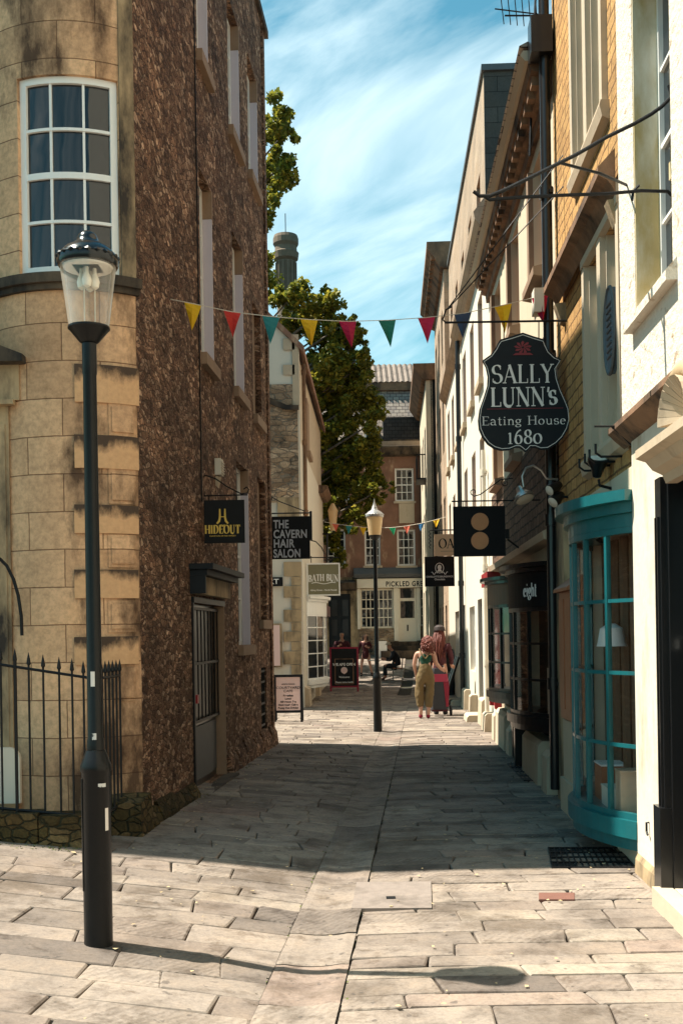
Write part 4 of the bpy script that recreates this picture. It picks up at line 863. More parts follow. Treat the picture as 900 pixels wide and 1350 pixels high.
# ================================================================== FAR FACADE
FY = 46.0; BF = facing(FY); fc = thing('facade_house', 'stained red brown house with shopfront and slate mansard roof closing the street', 'house', (1, 48, .8))
def fz(v, u=520): return at(u, v, FY).z
def fx(u, v=750): return at(u, v, FY).x
zpar = fz(600)
fwins = [(523, 547, 698, 746), (520, 545, 617, 661), (480, 501, 698, 746), (480, 501, 617, 641), (566, 590, 617, 661), (566, 590, 698, 746), (430, 455, 698, 746), (438, 460, 617, 661)]
hs = [(fx(a, c), fx(b, c), fz(d, a), fz(c, a)) for a, b, c, d in fwins]
wall(fc, 'stained_wall', BF, -9, 7.5, fz(760), zpar, hs, .15, M['redroof'])
sx0, sx1 = fx(472, 800), fx(585, 800)
shop = [(fx(474), fx(518), fz(828), fz(776)), (fx(524), fx(548), fz(846), fz(776)), (fx(552), fx(577), fz(826), fz(776)), (fx(432), fx(461), fz(872), fz(782))]
wall(fc, 'ground_floor_wall', BF, -9, 7.5, -.1, fz(760)-.001, shop, .12, M['ashlar_trim'], off=-.01)
core(fc, BF, -9, 7.5, -6, -.18, -.1, zpar-.1, M['drop'])
for h in hs: sash(fc, BF, h, .15, 3, 4 if h[3]-h[2] > 1.2 else 2, bar=.03, fw=.08, sill=M['stonepale'])
for (u0, u1) in ((505, 520), (515, 540)):
    pass
MB(BF).box((fx(527), .001, fz(690)), (fx(547), .05, fz(664))).build('stone_panel', M['stonepale'], fc)
MB(BF).profile([(.0, fz(602)), (.25, fz(600)), (.42, fz(592)), (.42, fz(590)), (.1, fz(588)), (.1, fz(580)), (-.3, fz(580)), (-.3, fz(602))], -9, 7.5).build('parapet', M['sooty'], fc)
MB(BF).box((-9, .101, fz(597)), (7.5, .13, fz(582))).build('parapet_face', M['oldwall'], fc)
# mansard
ms = MB(BF); z0, z1, z2, z3 = fz(581), fz(548), fz(504), fz(458)
ms.profile([(-.4, z0), (-1.6, z2), (-1.8, z2), (-1.8, z0)], -9, 7.5); ms.build('slate_mansard', M['slate'], fc)
MB(BF).box((-9, -1.75, z2+.001), (7.5, -1.45, z2+.35)).build('fascia_band', M['cornicewood'], fc)
pt_ = MB(BF); nr = 9
for j in range(nr):
    a = j/nr; b = (j+1)/nr; za, zb = z2+.36+(z3-z2-.36)*a, z2+.36+(z3-z2-.36)*b; na, nb = -1.45-1.7*a, -1.45-1.7*b
    x = fx(470, 470)
    while x < 7.5:
        pt_.hexa([(x, na, za), (x+.115, na+.07, za+.03), (x+.23, na, za)], [(x, nb-.03, zb+.05), (x+.115, nb+.03, zb+.09), (x+.23, nb-.03, zb+.05)]); x += .24
pt_.build('pantile_roof', M['tile'], fc, fix=False)
MB(BF).profile([(-1.5, z2+.34), (-3.25, z3), (-5, z2+.34)], -3, 7.5).build('upper_roof', M['drop'], fc)
for (u0, u1, v0, v1) in ((505, 556, 549, 580),): MB(BF).box((fx(u0, 560), -1.2, fz(v1)+.0), (fx(u1, 560), -.1, fz(v0))).build('dormer', M['darkslate'], fc)
for (u0, u1, v0, v1) in ((480, 499, 562, 580), (556, 570, 548, 580)):
    MB(BF).box((fx(u0, 560), -1.2, fz(v1)), (fx(u1, 560), -.25, fz(v0))).build('dormer_cheek', M['lead'], fc)
    sash(fc, BF, (fx(u0, 560), fx(u1, 560), fz(v1), fz(v0)), .12, 2, 2, off=-.12, bar=.04, fw=.08)
# shopfront
sf = MB(BF); sf.box((fx(470), .0, fz(775)), (fx(588), .22, fz(763))); sf.build('shop_fascia', M['creampaint'], fc)
sf = MB(BF); sf.profile([(.0, fz(762.5)), (.3, fz(761.5)), (.36, fz(757)), (.0, fz(748))], fx(466), fx(590)); sf.build('shop_cornice', M['lead'], fc)
sf = MB(BF)
for u0, u1 in ((470, 474), (518, 524), (548, 552.5), (577, 588)): MB(BF).box((fx(u0), .0, fz(845 if u0 > 500 else 829)), (fx(u1), .12, fz(775.5))).build('shop_pilaster', M['creampaint'], fc)
for w, c in ((shop[0], 7), (shop[2], 4)): sash(fc, BF, w, .10, c, 4, m=M['creampaint'], bar=.035, fw=.07, name='shop_window', off=.02)
d_ = shop[1]; sd = MB(BF).box((d_[0], -.08, d_[2]), (d_[1], -.02, d_[2]+(d_[3]-d_[2])*.44)); zz = d_[2]+(d_[3]-d_[2])*.44
for a, b in ((d_[0], d_[0]+.09), (d_[1]-.09, d_[1])): sd.box((a, -.08, zz+.001), (b, -.02, d_[3]))
sd.box((d_[0]+.091, -.08, d_[3]-.55), (d_[1]-.091, -.02, d_[3]-.42)); dd_ = sd.build('shop_door', M['creampaint'], fc)
MB(BF).box((d_[0]+.05, -.078, zz+.01), (d_[1]-.05, -.06, d_[3])).build('pane', M['glass'], dd_); MB(BF).box(((d_[0]+d_[1])/2-.03, -.019, d_[2]+.45), ((d_[0]+d_[1])/2+.03, -.005, d_[2]+.72)).build('letterbox', M['iron'], dd_)
t_ = MB(BF); sans(t_, 'PICKLED GREENS', fx(508, 769), fz(773.3), .30, .224, .76, .010, align='LEFT', space=1.2); t_.build('lettering', M['signslate'], fc, fix=False)
for u0, u1 in ((472, 520), (551, 578)): MB(BF).box((fx(u0), .0, .7), (fx(u1), .07, fz(829))).build('rubble_stall_riser', M['rubble_soot'], fc)
dw = shop[3]; MB(BF).box((dw[0], -.12, .6), (dw[1], -.05, dw[3])).build('green_door', M['signslate'], fc)
pn = MB(BF)
for i in (0, 1):
    for j in range(3): x0 = dw[0]+.12+i*(dw[1]-dw[0])/2; pn.box((x0, -.049, dw[2]+.3+j*.85), (x0+(dw[1]-dw[0])/2-.22, -.03, dw[2]+1.0+j*.85))
pn.build('door_panels', M['blackp'], fc)
MB(BF).profile([(0, fz(778)), (.3, fz(776)), (.45, fz(768)), (0, fz(764))], fx(428), fx(468)).build('door_hood', M['sooty'], fc)
for i in range(3): MB(BF).box((fx(505)-.1*i, .0, .5), (fx(560)+.1*i, 1.2-.35*(2-i) if False else .35+.35*i, fz(846)-.19*i-.001*i)).build('step', M['sooty'], fc)
MB(BF).box((fx(493), .4, .5), (fx(507), 1.0, fz(845))).build('step_block', M['white'], fc)
# chimney tower far away
tw = thing('round_tower', 'distant round stone tower top with thin finial above the trees', 'tower', (at(377, 350, 70).x, 70, 0))
c = at(377, 350, 70); zz = lambda v: at(377, v, 70).z
prof = [(.62, 0), (.62, zz(345)), (.80, zz(342)), (.86, zz(334)), (.74, zz(332)), (.72, zz(326)), (.84, zz(322)), (.84, zz(315)), (.78, zz(311)), (.5, zz(309))]
MB().lathe((c.x, 70, 0), prof, 20).build('shaft', M['towerstone'], tw); fl = MB()
for k in range(14): w = 2*math.pi*k/14; fl.box((c.x+.66*math.cos(w)-.05, 70+.66*math.sin(w)-.05, zz(400)), (c.x+.66*math.cos(w)+.05, 70+.66*math.sin(w)+.05, zz(346)))
fl.build('flutes', M['towerstone'], tw); MB().tube([(c.x, 70, zz(310)), (c.x, 70, zz(281))], .03, 5).build('finial', M['iron'], tw)
# ================================================================== TREE
def build_tree():
    r = random.Random(11); root = thing('plane_tree', 'big leafy plane tree rising behind the cream gabled building', 'tree', (-4.2, 38, .2))
    tb = MB(); base = Vector((-4.2, 38, .1))
    blobs = []
    for (u, v, rp, Y) in ((362, 150, 26, 37), (366, 185, 24, 37), (362, 225, 26, 37), (358, 264, 16, 37), (345, 345, 14, 37), (346, 375, 18, 37), (378, 398, 24, 36), (402, 388, 22, 36), (432, 405, 22, 36.5), (455, 425, 16, 36.5), (472, 440, 11, 36.5), (415, 430, 34, 37), (440, 465, 34, 36.5), (462, 492, 26, 36.5), (478, 470, 12, 36), (435, 515, 32, 37), (470, 530, 28, 36.5), (492, 557, 18, 36), (440, 570, 34, 37), (474, 585, 26, 36.5), (440, 625, 32, 37), (470, 640, 28, 36.5), (497, 648, 14, 36), (440, 670, 28, 37), (468, 685, 18, 36.5), (435, 705, 22, 36.8), (512, 640, 9, 36), (450, 735, 12, 37)):
        p = at(u, v, Y); blobs.append((p, rp/F*Y))
    for (u, v, rp, Y) in ((395, 425, 30, 38), (425, 440, 30, 38), (450, 500, 34, 38), (430, 480, 30, 38), (455, 550, 34, 38), (425, 540, 30, 38), (455, 610, 34, 38), (430, 600, 30, 38), (455, 660, 30, 38), (430, 650, 28, 38), (480, 490, 16, 37), (484, 530, 18, 37), (488, 590, 16, 37), (486, 625, 16, 37), (470, 455, 16, 37), (370, 205, 18, 38), (358, 165, 26, 38), (355, 240, 26, 38)):
        p = at(u, v, Y); blobs.append((p, rp/F*Y))
    for k in range(34):
        a = r.uniform(0, 6.28); z = r.uniform(5, 19); rad = 3.6*math.sqrt(max(.1, 1-((z-12)/9)**2)); blobs.append((Vector((-5.6+math.cos(a)*rad*.9, 39.5+math.sin(a)*rad, z)), r.uniform(.9, 1.5)))
    tb.tube([base, base+Vector((.1, 0, 3)), base+Vector((-.4, .4, 7)), base+Vector((-.6, .8, 13)), base+Vector((-.5, .8, 18))], .4, 10, [.55, .42, .32, .2, .06])
    for i, (p, rr) in enumerate(blobs):
        h = max(2.8, p.z-2.5-.25*abs(p.x+4.4)); s0 = Vector((-4.4, 38.3, min(h, 16))); m_ = (s0+p)/2+Vector((0, 0, .5)); tb.tube([s0, m_, p], .1, 5, [.13, .07, .02])
    m, t, b, o = newmat('bark'); ob = nd(t, 'ShaderNodeTexCoord').outputs['Object']; n = noise(t, mapping(t, ob, (1, 1, .3)), 7, 5); t.links.new(ramp(t, n.outputs[0], [(.35, (.05, .04, .03)), (.65, (.16, .13, .10))]), b.inputs['Base Color']); b.inputs['Roughness'].default_value = .9
    tb.build('trunk', m, root, smooth=True)
    lv = MB(); lv.tone = []
    for p, rr in blobs:
        vis = p.x > -3.2; N = int((1550 if vis else 380)*rr*rr*1.5)
        nsub = 12; subs = []
        for q in range(nsub):
            d = Vector((r.gauss(0, 1), r.gauss(0, 1), r.gauss(0, 1))).normalized(); subs.append((p+d*rr*r.uniform(.40, 1.12), rr*r.uniform(.20, .42)))
        for q in range(N):
            sp, sr = subs[r.randrange(nsub)]; d = Vector((r.gauss(0, 1), r.gauss(0, 1), r.gauss(0, .8))); c = sp+d.normalized()*sr*r.random()**.4
            L_ = r.uniform(.055, .12); nrm = (Vector((r.gauss(0, .8), r.gauss(0, .8), 1))).normalized(); a = nrm.cross(Vector((r.gauss(0, 1), r.gauss(0, 1), .1))).normalized(); b2 = nrm.cross(a)
            i = len(lv.v); lv.v += [c-a*L_, c-a*L_*.2-b2*L_*.62, c+a*L_*.35-b2*L_*.45, c+a*L_-nrm*L_*.3, c+a*L_*.35+b2*L_*.45, c-a*L_*.2+b2*L_*.62]
            tn = (r.random(), r.random(), 0); lv.tone += [tn]*6; lv.f.append((i, i+1, i+2, i+3, i+4, i+5))
    m, t, b, o = newmat('leaves'); vc = nd(t, 'ShaderNodeVertexColor', layer_name='tone'); sp = nd(t, 'ShaderNodeSeparateColor', {0: vc.outputs[0]})
    k = ramp(t, sp.outputs[0], [(0, (.07, .09, .012)), (.4, (.15, .165, .02)), (.75, (.27, .25, .03)), (1, (.42, .34, .04))])
    t.links.new(k, b.inputs['Base Color']); b.inputs['Roughness'].default_value = .5
    tr = nd(t, 'ShaderNodeBsdfTranslucent', {0: k}); ms = nd(t, 'ShaderNodeMixShader', {0: .42, 1: b.outputs[0], 2: tr.outputs[0]}); t.links.new(ms.outputs[0], o.inputs[0])
    lv.build('crown', m, root, fix=False)
build_tree()
# ================================================================== LAMP POSTS
def lamp(loc, label, H=4.05, frosted=False, details=False):
    root = thing('lamp_post', label, 'lamp post', loc, 'lamp posts'); 
    def T(prof, nm, m, par=root, k=24): 
        o = MB().lathe((loc[0], loc[1], loc[2]), [(r_, z) for r_, z in prof], k).build(nm, m, root, smooth=True)
        if par is not root: o.parent = par
        return o
    z0 = H-.55
    base = T([(.078, -.08), (.078, .0), (.076, .03), (.076, .93), (.082, .94), (.082, .97), (.070, 1.0), (.052, 1.05)], 'base_column', M['polepaint'])
    T([(.046, 1.051), (.046, 1.10), (.041, 1.12), (.036, z0-.2), (.039, z0-.19), (.039, z0-.03), (.036, z0-.029)], 'column', M['polepaint'])
    top = T([(.040, z0-.028), (.052, z0-.02), (.105, z0+.045), (.112, z0+.05), (.112, z0+.06), (.05, z0+.0601)], 'lantern_base', M['polepaint'])
    gl = T([(.106, z0+.061), (.150, z0+.40)], 'lantern_glass', M['lampglass' if not frosted else 'frost'])
    hood = T([(.14, z0+.385), (.157, z0+.385), (.163, z0+.40), (.163, z0+.425), (.150, z0+.45), (.118, z0+.482), (.078, z0+.505), (.060, z0+.52), (.056, z0+.535), (.048, z0+.555), (.028, z0+.572), (.004, z0+.578)], 'lantern_hood', M['hoodmetal' if not frosted else 'palemetal'])
    cr = MB()
    cr.tube([(loc[0]+.158*math.cos(math.pi*k/33), loc[1]+.158*math.sin(math.pi*k/33), loc[2]+z0+.43) for k in range(66)], .01, 6, [(.006, .014, .006)[k % 3] for k in range(66)], closed=True)
    crn = cr.build('crown_trim', M['hoodmetal' if not frosted else 'palemetal'], root)
    if frosted: T([(.05, z0+.56), (.03, z0+.60), (.012, z0+.66), (.004, z0+.72)], 'finial', M['palemetal'])
    if details:
        b = MB()
        for dx, dy in ((-.035, 0), (.035, 0), (0, .035), (0, -.035)): b.lathe((loc[0]+dx, loc[1]+dy, loc[2]+z0+.26), [(.004, 0), (.022, .012), (.028, .04), (.022, .065), (.012, .085), (.012, .12)], 10)
        b.build('bulb', M['bulb'], root, smooth=True)
        b = MB(); b.box((loc[0]-.07, loc[1]-.07, loc[2]+z0+.375), (loc[0]+.07, loc[1]+.07, loc[2]+z0+.395)); b.build('gear_tray', M['cream2'], root)
        b = MB(); b.lathe((loc[0], loc[1], loc[2]+z0+.375), [(.13, 0), (.135, .008), (.05, .009)], 20); b.build('reflector', M['white'], root)
        b = MB()
        for dx, dy in ((-.015, -.03), (.03, .02)): b.tube([(loc[0]+dx, loc[1]+dy, loc[2]+z0+.06), (loc[0]+dx, loc[1]+dy, loc[2]+z0+.38)], .004, 6)
        b.build('rod', M['cream2'], root)
        d = MB(); a = R(-90)
        pts = [(loc[0]+.080*math.cos(R(x)), loc[1]+.080*math.sin(R(x))) for x in (170, 185, 200, 212)]; pin = [(loc[0]+.074*math.cos(R(x)), loc[1]+.074*math.sin(R(x))) for x in (212, 200, 185, 170)]
        d.prism([(p[0], p[1]) for p in pts+pin], loc[2]+.30, loc[2]+.90); d.build('access_door', M['polepaint'], root)
        def patch(a0, a1, za, zb, rr, m, nm):
            d = MB(); n = 6; q = [(loc[0]+rr*math.cos(R(a0+(a1-a0)*i/n)), loc[1]+rr*math.sin(R(a0+(a1-a0)*i/n))) for i in range(n+1)]
            for i in range(n): d.quad((q[i][0], q[i][1], za), (q[i+1][0], q[i+1][1], za), (q[i+1][0], q[i+1][1], zb), (q[i][0], q[i][1], zb))
            d.build(nm, m, root, fix=False)
        patch(255, 285, 1.49, 1.57, .0425, M['sticker'], 'sticker'); patch(318, 335, .72, .84, .0775, M['sticker'], 'sticker')
        patch(260, 290, 1.13, 1.24, .0435, M['torn'], 'torn_sticker'); patch(290, 320, .955, .975, .0825, M['torn'], 'torn_sticker')
    return root
def fr_mat():
    m, t, b, o = newmat('frosted_lamp_glass'); b.inputs['Base Color'].default_value = (.80, .60, .36, 1); b.inputs['Roughness'].default_value = .3
    tr = nd(t, 'ShaderNodeBsdfTranslucent', {0: (.9, .72, .45, 1)}); ms = nd(t, 'ShaderNodeMixShader', {0: .45, 1: b.outputs[0], 2: tr.outputs[0]}); t.links.new(ms.outputs[0], o.inputs[0]); return m
def lg_mat():
    m, t, b, o = newmat('lantern_glass'); tr = nd(t, 'ShaderNodeBsdfTransparent', {0: (.97, .95, .92, 1)}); gl = nd(t, 'ShaderNodeBsdfGlossy', {'Roughness': .06}); df = nd(t, 'ShaderNodeBsdfTranslucent', {0: (.9, .85, .78, 1)})
    fr = nd(t, 'ShaderNodeFresnel', {'IOR': 1.45}); bf = nd(t, 'ShaderNodeMath', {0: 1.0, 1: nd(t, 'ShaderNodeNewGeometry').outputs['Backfacing']}, operation='SUBTRACT'); f1 = nd(t, 'ShaderNodeMath', {0: fr.outputs[0], 1: bf.outputs[0]}, operation='MULTIPLY'); f2 = nd(t, 'ShaderNodeMath', {0: f1.outputs[0], 1: .03}, operation='ADD')
    lw = nd(t, 'ShaderNodeLayerWeight', {'Blend': .35}); m1 = nd(t, 'ShaderNodeMixShader', {0: f2.outputs[0], 1: tr.outputs[0], 2: gl.outputs[0]}); f3 = nd(t, 'ShaderNodeMath', {0: lw.outputs['Facing'], 1: .55, 2: .07}, operation='MULTIPLY_ADD')
    m2 = nd(t, 'ShaderNodeMixShader', {0: f3.outputs[0], 1: m1.outputs[0], 2: df.outputs[0]}); t.links.new(m2.outputs[0], o.inputs[0]); return m
M['frost'] = fr_mat(); M['lampglass'] = lg_mat(); M['bulb'] = plain('glass_bulb', (.85, .80, .70), .1, 0, .03, coat=1)
M['hoodmetal'] = plain('black_gloss_hood', (.006, .008, .010), .20, 0, .1, 6, 0, spec=.45); M['palemetal'] = plain('silver_hood', (.40, .38, .36), .35, .5, .15)
M['sticker'] = plain('paper_sticker', (.72, .66, .60), .6, 0, .1)
def torn():
    m, t, b, o = newmat('torn_paper'); ob = nd(t, 'ShaderNodeTexCoord').outputs['Object']; n = noise(t, ob, 28, 5, .7)
    t.links.new(mixc(t, ramp(t, n.outputs[0], [(.46, 0), (.50, 1)]), (.012, .012, .014), (.6, .58, .55)), b.inputs['Base Color']); b.inputs['Roughness'].default_value = .5; return m
M['torn'] = torn()
p = gnd(130, 1243, .11); H1_ = at(112, 310, p.y).z-g(p.x, p.y); print('lamp', p, g(p.x, p.y), H1_); lamp((p.x, p.y, g(p.x, p.y)-.005), 'near black lamp post with clear glass lantern, in front of the bow window', H=H1_, details=True)
p = gnd(498, 964); lamp((p.x, p.y, 0), 'farther black lamp post with frosted yellow lantern, standing mid street', 4.0, True)
# wall lantern on the cottage
wl = thing('wall_lantern', 'small pale lantern on the cream cottage corner beside the tree', 'lantern', CFr.p(9.5, .3, 5)); P_ = CFr.p(9.5, .35, 0)
pz = at(428, 700, 34.5).z; qz = at(428, 664, 34.5).z
MB().lathe((P_.x, P_.y, pz), [(.08, 0), (.16, (qz-pz)*.7), (.17, (qz-pz)*.72), (.05, qz-pz)], 8).build('glass', M['frost'], wl); MB().tube([CFr.p(9.5, 0, pz-.1), CFr.p(9.5, .35, pz-.1), CFr.p(9.5, .35, pz)], .025, 6).build('bracket', M['iron'], wl)
# ================================================================== HANGING SIGNS
def bracket_scroll(mb, s, z, r, a0, a1, rr, turns=14):
    mb.tube([(s+r*(1-.55*i/turns)*math.cos(R(a0+(a1-a0)*i/turns)), 0, z+r*(1-.55*i/turns)*math.sin(R(a0+(a1-a0)*i/turns))) for i in range(turns+1)], rr, 6)
# Sally Lunn's
Y = 10.5; fr = facing(Y)
def px(u, v, Y): p = at(u, v, Y); return (p.x, p.z)
sl = thing('pub_sign', 'large black shield shaped sign reading SALLY LUNN\'s Eating House 1680', 'hanging sign', at(690, 440, Y))
half = [(340, 103), (300, 116), (262, 127), (255, 137), (246, 155), (228, 180), (200, 200), (212, 222), (219, 255), (217, 288), (204, 330), (190, 370), (185, 408), (188, 440), (200, 468), (218, 492), (240, 507), (265, 514), (292, 512), (315, 503), (330, 503), (342, 512), (350, 519)]
other = [(350, 519), (358, 512), (366, 503), (385, 503), (405, 511), (430, 509), (458, 492), (480, 470), (497, 440), (506, 408), (502, 370), (490, 340), (472, 300), (460, 262), (455, 225), (474, 196), (452, 186), (430, 165), (418, 140), (413, 126), (378, 116)]
outl = [px(560+x/2.647, 400+y/2.647, Y) for x, y in half[:-1]+other]
bd = MB(fr); bd.plate(outl, -.02, .02); bd.build('board', M['signslate'], sl)
cx_ = sum(p[0] for p in outl)/len(outl); cz_ = sum(p[1] for p in outl)/len(outl)
inn = [(cx_+(p[0]-cx_)*.965, cz_+(p[1]-cz_)*.965) for p in outl]; ln = MB(fr); ln.strip(inn+[inn[0]], .006, .0225); ln.build('border_line', M['signwhite'], sl, fix=False)
tx = MB(fr)
def word(txt, x0, x1, ybase, ytop, thick=.14, tr=.02):
    a = px(560+x0/2.647, 400+ybase/2.647, Y); b = px(560+x1/2.647, 400+ytop/2.647, Y); size = b[1]-a[1]
    base = sum(GL[c][0]+tr for c in txt)*size; sx = (b[0]-a[0])/base
    serif_text(tx, txt, a[0], a[1], size, off=.0235, thick=thick, sx=sx, track=tr, align='l')
word('SALLY', 232, 447, 281, 213); word('LUNN', 226, 418, 362, 293, .15, 0.0); word("'", 424, 436, 362, 293); word('s', 430, 460, 354, 278, .15)
word('Eating House', 196, 492, 427, 392, .13, .05); word('1680', 286, 410, 492, 440, .14, .06); tx.build('lettering', M['signwhite'], sl, fix=False)
em = MB(fr); c = px(560+340/2.647, 400+155/2.647, Y)
for k in range(9):
    a = R(90+k*40); em.plate([(c[0]+.012*math.cos(a+1.5), c[1]+.012*math.sin(a+1.5)), (c[0]+.07*math.cos(a-.22), c[1]+.052*math.sin(a-.22)), (c[0]+.088*math.cos(a), c[1]+.066*math.sin(a)), (c[0]+.07*math.cos(a+.22), c[1]+.052*math.sin(a+.22))], .0205, .0215+.0004*k)
em.plate([(c[0]-.10, c[1]-.075), (c[0]+.10, c[1]-.075), (c[0]+.07, c[1]-.055), (c[0]-.07, c[1]-.055)], .0205, .0262)
em.build('crest', M['signred'], sl); a = px(560+215/2.647, 400+371/2.647, Y); b = px(560+480/2.647, 400+371/2.647, Y); MB(fr).box((a[0], .021, a[1]), (b[0], .0225, a[1]+.005)).build('red_rule', M['signred'], sl)
ib = MB(fr); a = px(586, 425, Y); b = px(748, 424, Y); ib.tube([(a[0], 0, a[1]), (b[0]+.05, 0, a[1])], .011, 8); c = px(589, 408, Y); ib.tube([(a[0]+.01, 0, a[1]), (a[0]-.02, 0, a[1]+.03), (c[0]-.01, 0, c[1]), (c[0]+.05, 0, c[1]+.03)], .009, 6)
for x in (664, 710): p0 = px(x, 424, Y); p1 = px(x, 449, Y); ib.tube([(p0[0], 0, p0[1]), (p1[0], 0, p1[1])], .006, 6)
p0 = px(735, 425, Y); 
for x in (712, 748): pa = px(x, 425, Y); pb = px(x, 500 if x == 748 else 436, Y)
ib.build('iron_bar', M['iron'], sl)
st_ = MB(); p0 = Vector((c[0], Y, c[1]))
for uu, vv in ((748, 222), (752, 262)): s_, z_ = rh(uu, vv); st_.tube([p0, RF.p(min(10.9, 10.6), 0, at(uu, vv, 10.9).z)], .006, 5)
st_.build('stay_wire', M['iron'], sl)
# big lamp bracket over the street
Yb = 6.75; bk = thing('lamp_bracket', 'old forked iron bracket reaching over the street from the white house', 'iron bracket', RF.p(Yb, 0, 4.8))
mb = MB(); mb.tube([at(*q) for q in ((893, 132, Yb), (886, 128, Yb), (882, 112, Yb))], .014, 8); mb.tube([at(u, v, Yb) for u, v in ((890, 128), (882, 130), (872, 140), (858, 150), (835, 163), (800, 180), (760, 203), (700, 233), (665, 250), (645, 258), (632, 258), (624, 252))], .0125, 8); mb.build('upper_bar', M['iron'], bk, smooth=True)
mb = MB(); mb.tube([at(u, v, Yb) for u, v in ((893, 262), (886, 258), (880, 252), (845, 251), (800, 255), (740, 257), (680, 260), (645, 263), (638, 258))], .0115, 8); mb.tube([at(u, v, Yb) for u, v in ((842, 244), (834, 252), (833, 264))], .009, 6); mb.build('lower_bar', M['iron'], bk, smooth=True)
mb = MB(); mb.tube([at(737, 214, Yb), at(790, 228, 7.1), at(834, 247, 7.75), at(845, 250, 7.85)], .010, 8); mb.build('side_brace', M['iron'], bk, smooth=True)
mb = MB(); mb.tube([at(898, 118, Yb), at(896, 132, Yb), at(898, 150, Yb)], .03, 8); mb.tube([at(893, 215, Yb), at(894, 240, Yb), at(898, 270, Yb)], .02, 8); mb.build('wall_fixing', M['iron'], bk)
a = at(889, 236, Yb); MB().box((a.x-.03, Yb-.05, a.z), (a.x+.04, Yb+.02, at(889, 213, Yb).z)).build('fixing_box', M['goldensill'], bk)
# two copper circles sign
Y = 12.4; fr = facing(Y); ts = thing('shop_sign', 'square black hanging sign with two copper discs', 'hanging sign', at(632, 667, Y))
a = px(598, 734, Y); b = px(665, 667, Y); MB(fr).box((a[0], -.02, a[1]), (b[0], .02, b[1])).build('board', M['signblack'], ts)
for v in (688, 713):
    c = px(632, v, Y); MB(fr).plate([(c[0]+.102*math.cos(R(k*12)), c[1]+.102*math.sin(R(k*12))) for k in range(30)], .0205, .028).build('copper_disc', M['copper'], ts)
mb = MB(fr); a = px(595, 661, Y); b = px(690, 660, Y); mb.tube([(a[0], 0, a[1]), (b[0]+.35, 0, a[1])], .009, 6); c0 = px(624, 652, Y); c1 = px(660, 632, Y); mb.tube([(c0[0], 0, c0[1]-.02), (c0[0]+.08, 0, c0[1]), (c1[0], 0, c1[1]), (c1[0]+.14, 0, c1[1]+.01)], .007, 6); bracket_scroll(mb, c0[0], c0[1]+.03, .04, -90, -400, .006); bracket_scroll(mb, c1[0]+.05, c1[1]-.04, .05, 90, 400, .006)
for u in (610, 655): q = px(u, 661, Y); mb.tube([(q[0], 0, q[1]), (q[0], 0, q[1]-.06)], .005, 5)
mb.build('scroll_bracket', M['iron'], ts)
mb = MB(fr); q = px(665, 700, Y); mb.box((q[0]+.001, -.01, q[1]-.09), (q[0]+.05, .03, q[1]+.02)); mb.tube([(q[0]+.03, 0, q[1]-.10), (q[0]+.16, 0, q[1]-.20)], .012, 6); mb.build('side_bracket', M['iron'], ts)
# OA sign and cheese shop sign
def board(name, label, u0, v0, u1, v1, Y, m, border=None, th=.03):
    fr = facing(Y); a = px(u0, v1, Y); b = px(u1, v0, Y); o = thing(name, label, 'hanging sign', at((u0+u1)/2, v0, Y))
    MB(fr).box((a[0], -th/2, a[1]), (b[0], th/2, b[1])).build('board', m, o)
    if border:
        w = border[1]; q = MB(fr); q.box((a[0]-w, -th, a[1]-w), (a[0]-.001, th, b[1]+w)); q.box((b[0]+.001, -th, a[1]-w), (b[0]+w, th, b[1]+w)); q.box((a[0], -th, a[1]-w), (b[0], th, a[1]-.001)); q.box((a[0], -th, b[1]+.001), (b[0], th, b[1]+w)); q.build('frame', border[0], o)
    return o, fr, a, b
Y = 17.2
o, fr, a, b = board('shop_sign', 'peach hanging sign reading OA partly behind the black copper disc sign', 572.5, 704, 606, 733, Y, M['peach'])
t_ = MB(fr); serif_text(t_, 'OAK', (a[0]+.055), a[1]+.14, .135, off=.018, thick=.15, sx=1.15, track=.02, align='l') if False else None
q = px(578, 723, Y); serif_text(t_, 'OA', q[0], q[1], .155, off=.018, thick=.15, sx=.98, track=-.02, align='l'); q2 = px(600, 726.5, Y); t_.box((q[0]+.03, .0181, q2[1]-.004), (b[0]-.02, .0185, q2[1])); t_.build('lettering', M['signblack'], o, fix=False)
mb = MB(fr); q = px(572, 699, Y); mb.tube([(q[0]-.05, 0, q[1]), (q[0]+1.3, 0, q[1])], .012, 6); q = px(570, 723, Y)
for k in range(5): mb.tube([(q[0]-.03, .0, q[1]+.06*k), (q[0]-.06, 0, q[1]+.03+.06*k), (q[0]-.02, 0, q[1]+.06+.06*k)], .007, 5)
mb.build('bar', M['iron'], o)
Y = 17.6
o, fr, a, b = board('shop_sign', 'black hanging sign with white oval portrait emblem below the peach sign', 560, 733.5, 598.5, 773.5, Y, M['signblack'])
c = px(579, 749, Y); e = MB(fr); e.strip([(c[0]+.068*math.cos(R(k*15)), c[1]+.082*math.sin(R(k*15))) for k in range(25)], .010, .017)
e.plate([(c[0]+.034*math.cos(R(k*30)), c[1]+.012+.042*math.sin(R(k*30))) for k in range(12)], .016, .018); e.plate([(c[0]-.04, c[1]-.06), (c[0]+.04, c[1]-.06), (c[0]+.02, c[1]-.015), (c[0]-.02, c[1]-.015)], .016, .0185)
for s_ in (-1, 1): e.strip([(c[0]+s_*(.04+.012*k), c[1]-.085+.022*math.sin(k*1.1)) for k in range(9)], .010, .0172)
sans(e, 'CHARLOTTE BRUNSWICK', c[0], c[1]-.155, .038, .017, 1.0, .0008); sans(e, 'Chocolate', c[0], c[1]-.20, .042, .017, 1, .0008); e.build('emblem', M['signwhite'], o, fix=False)
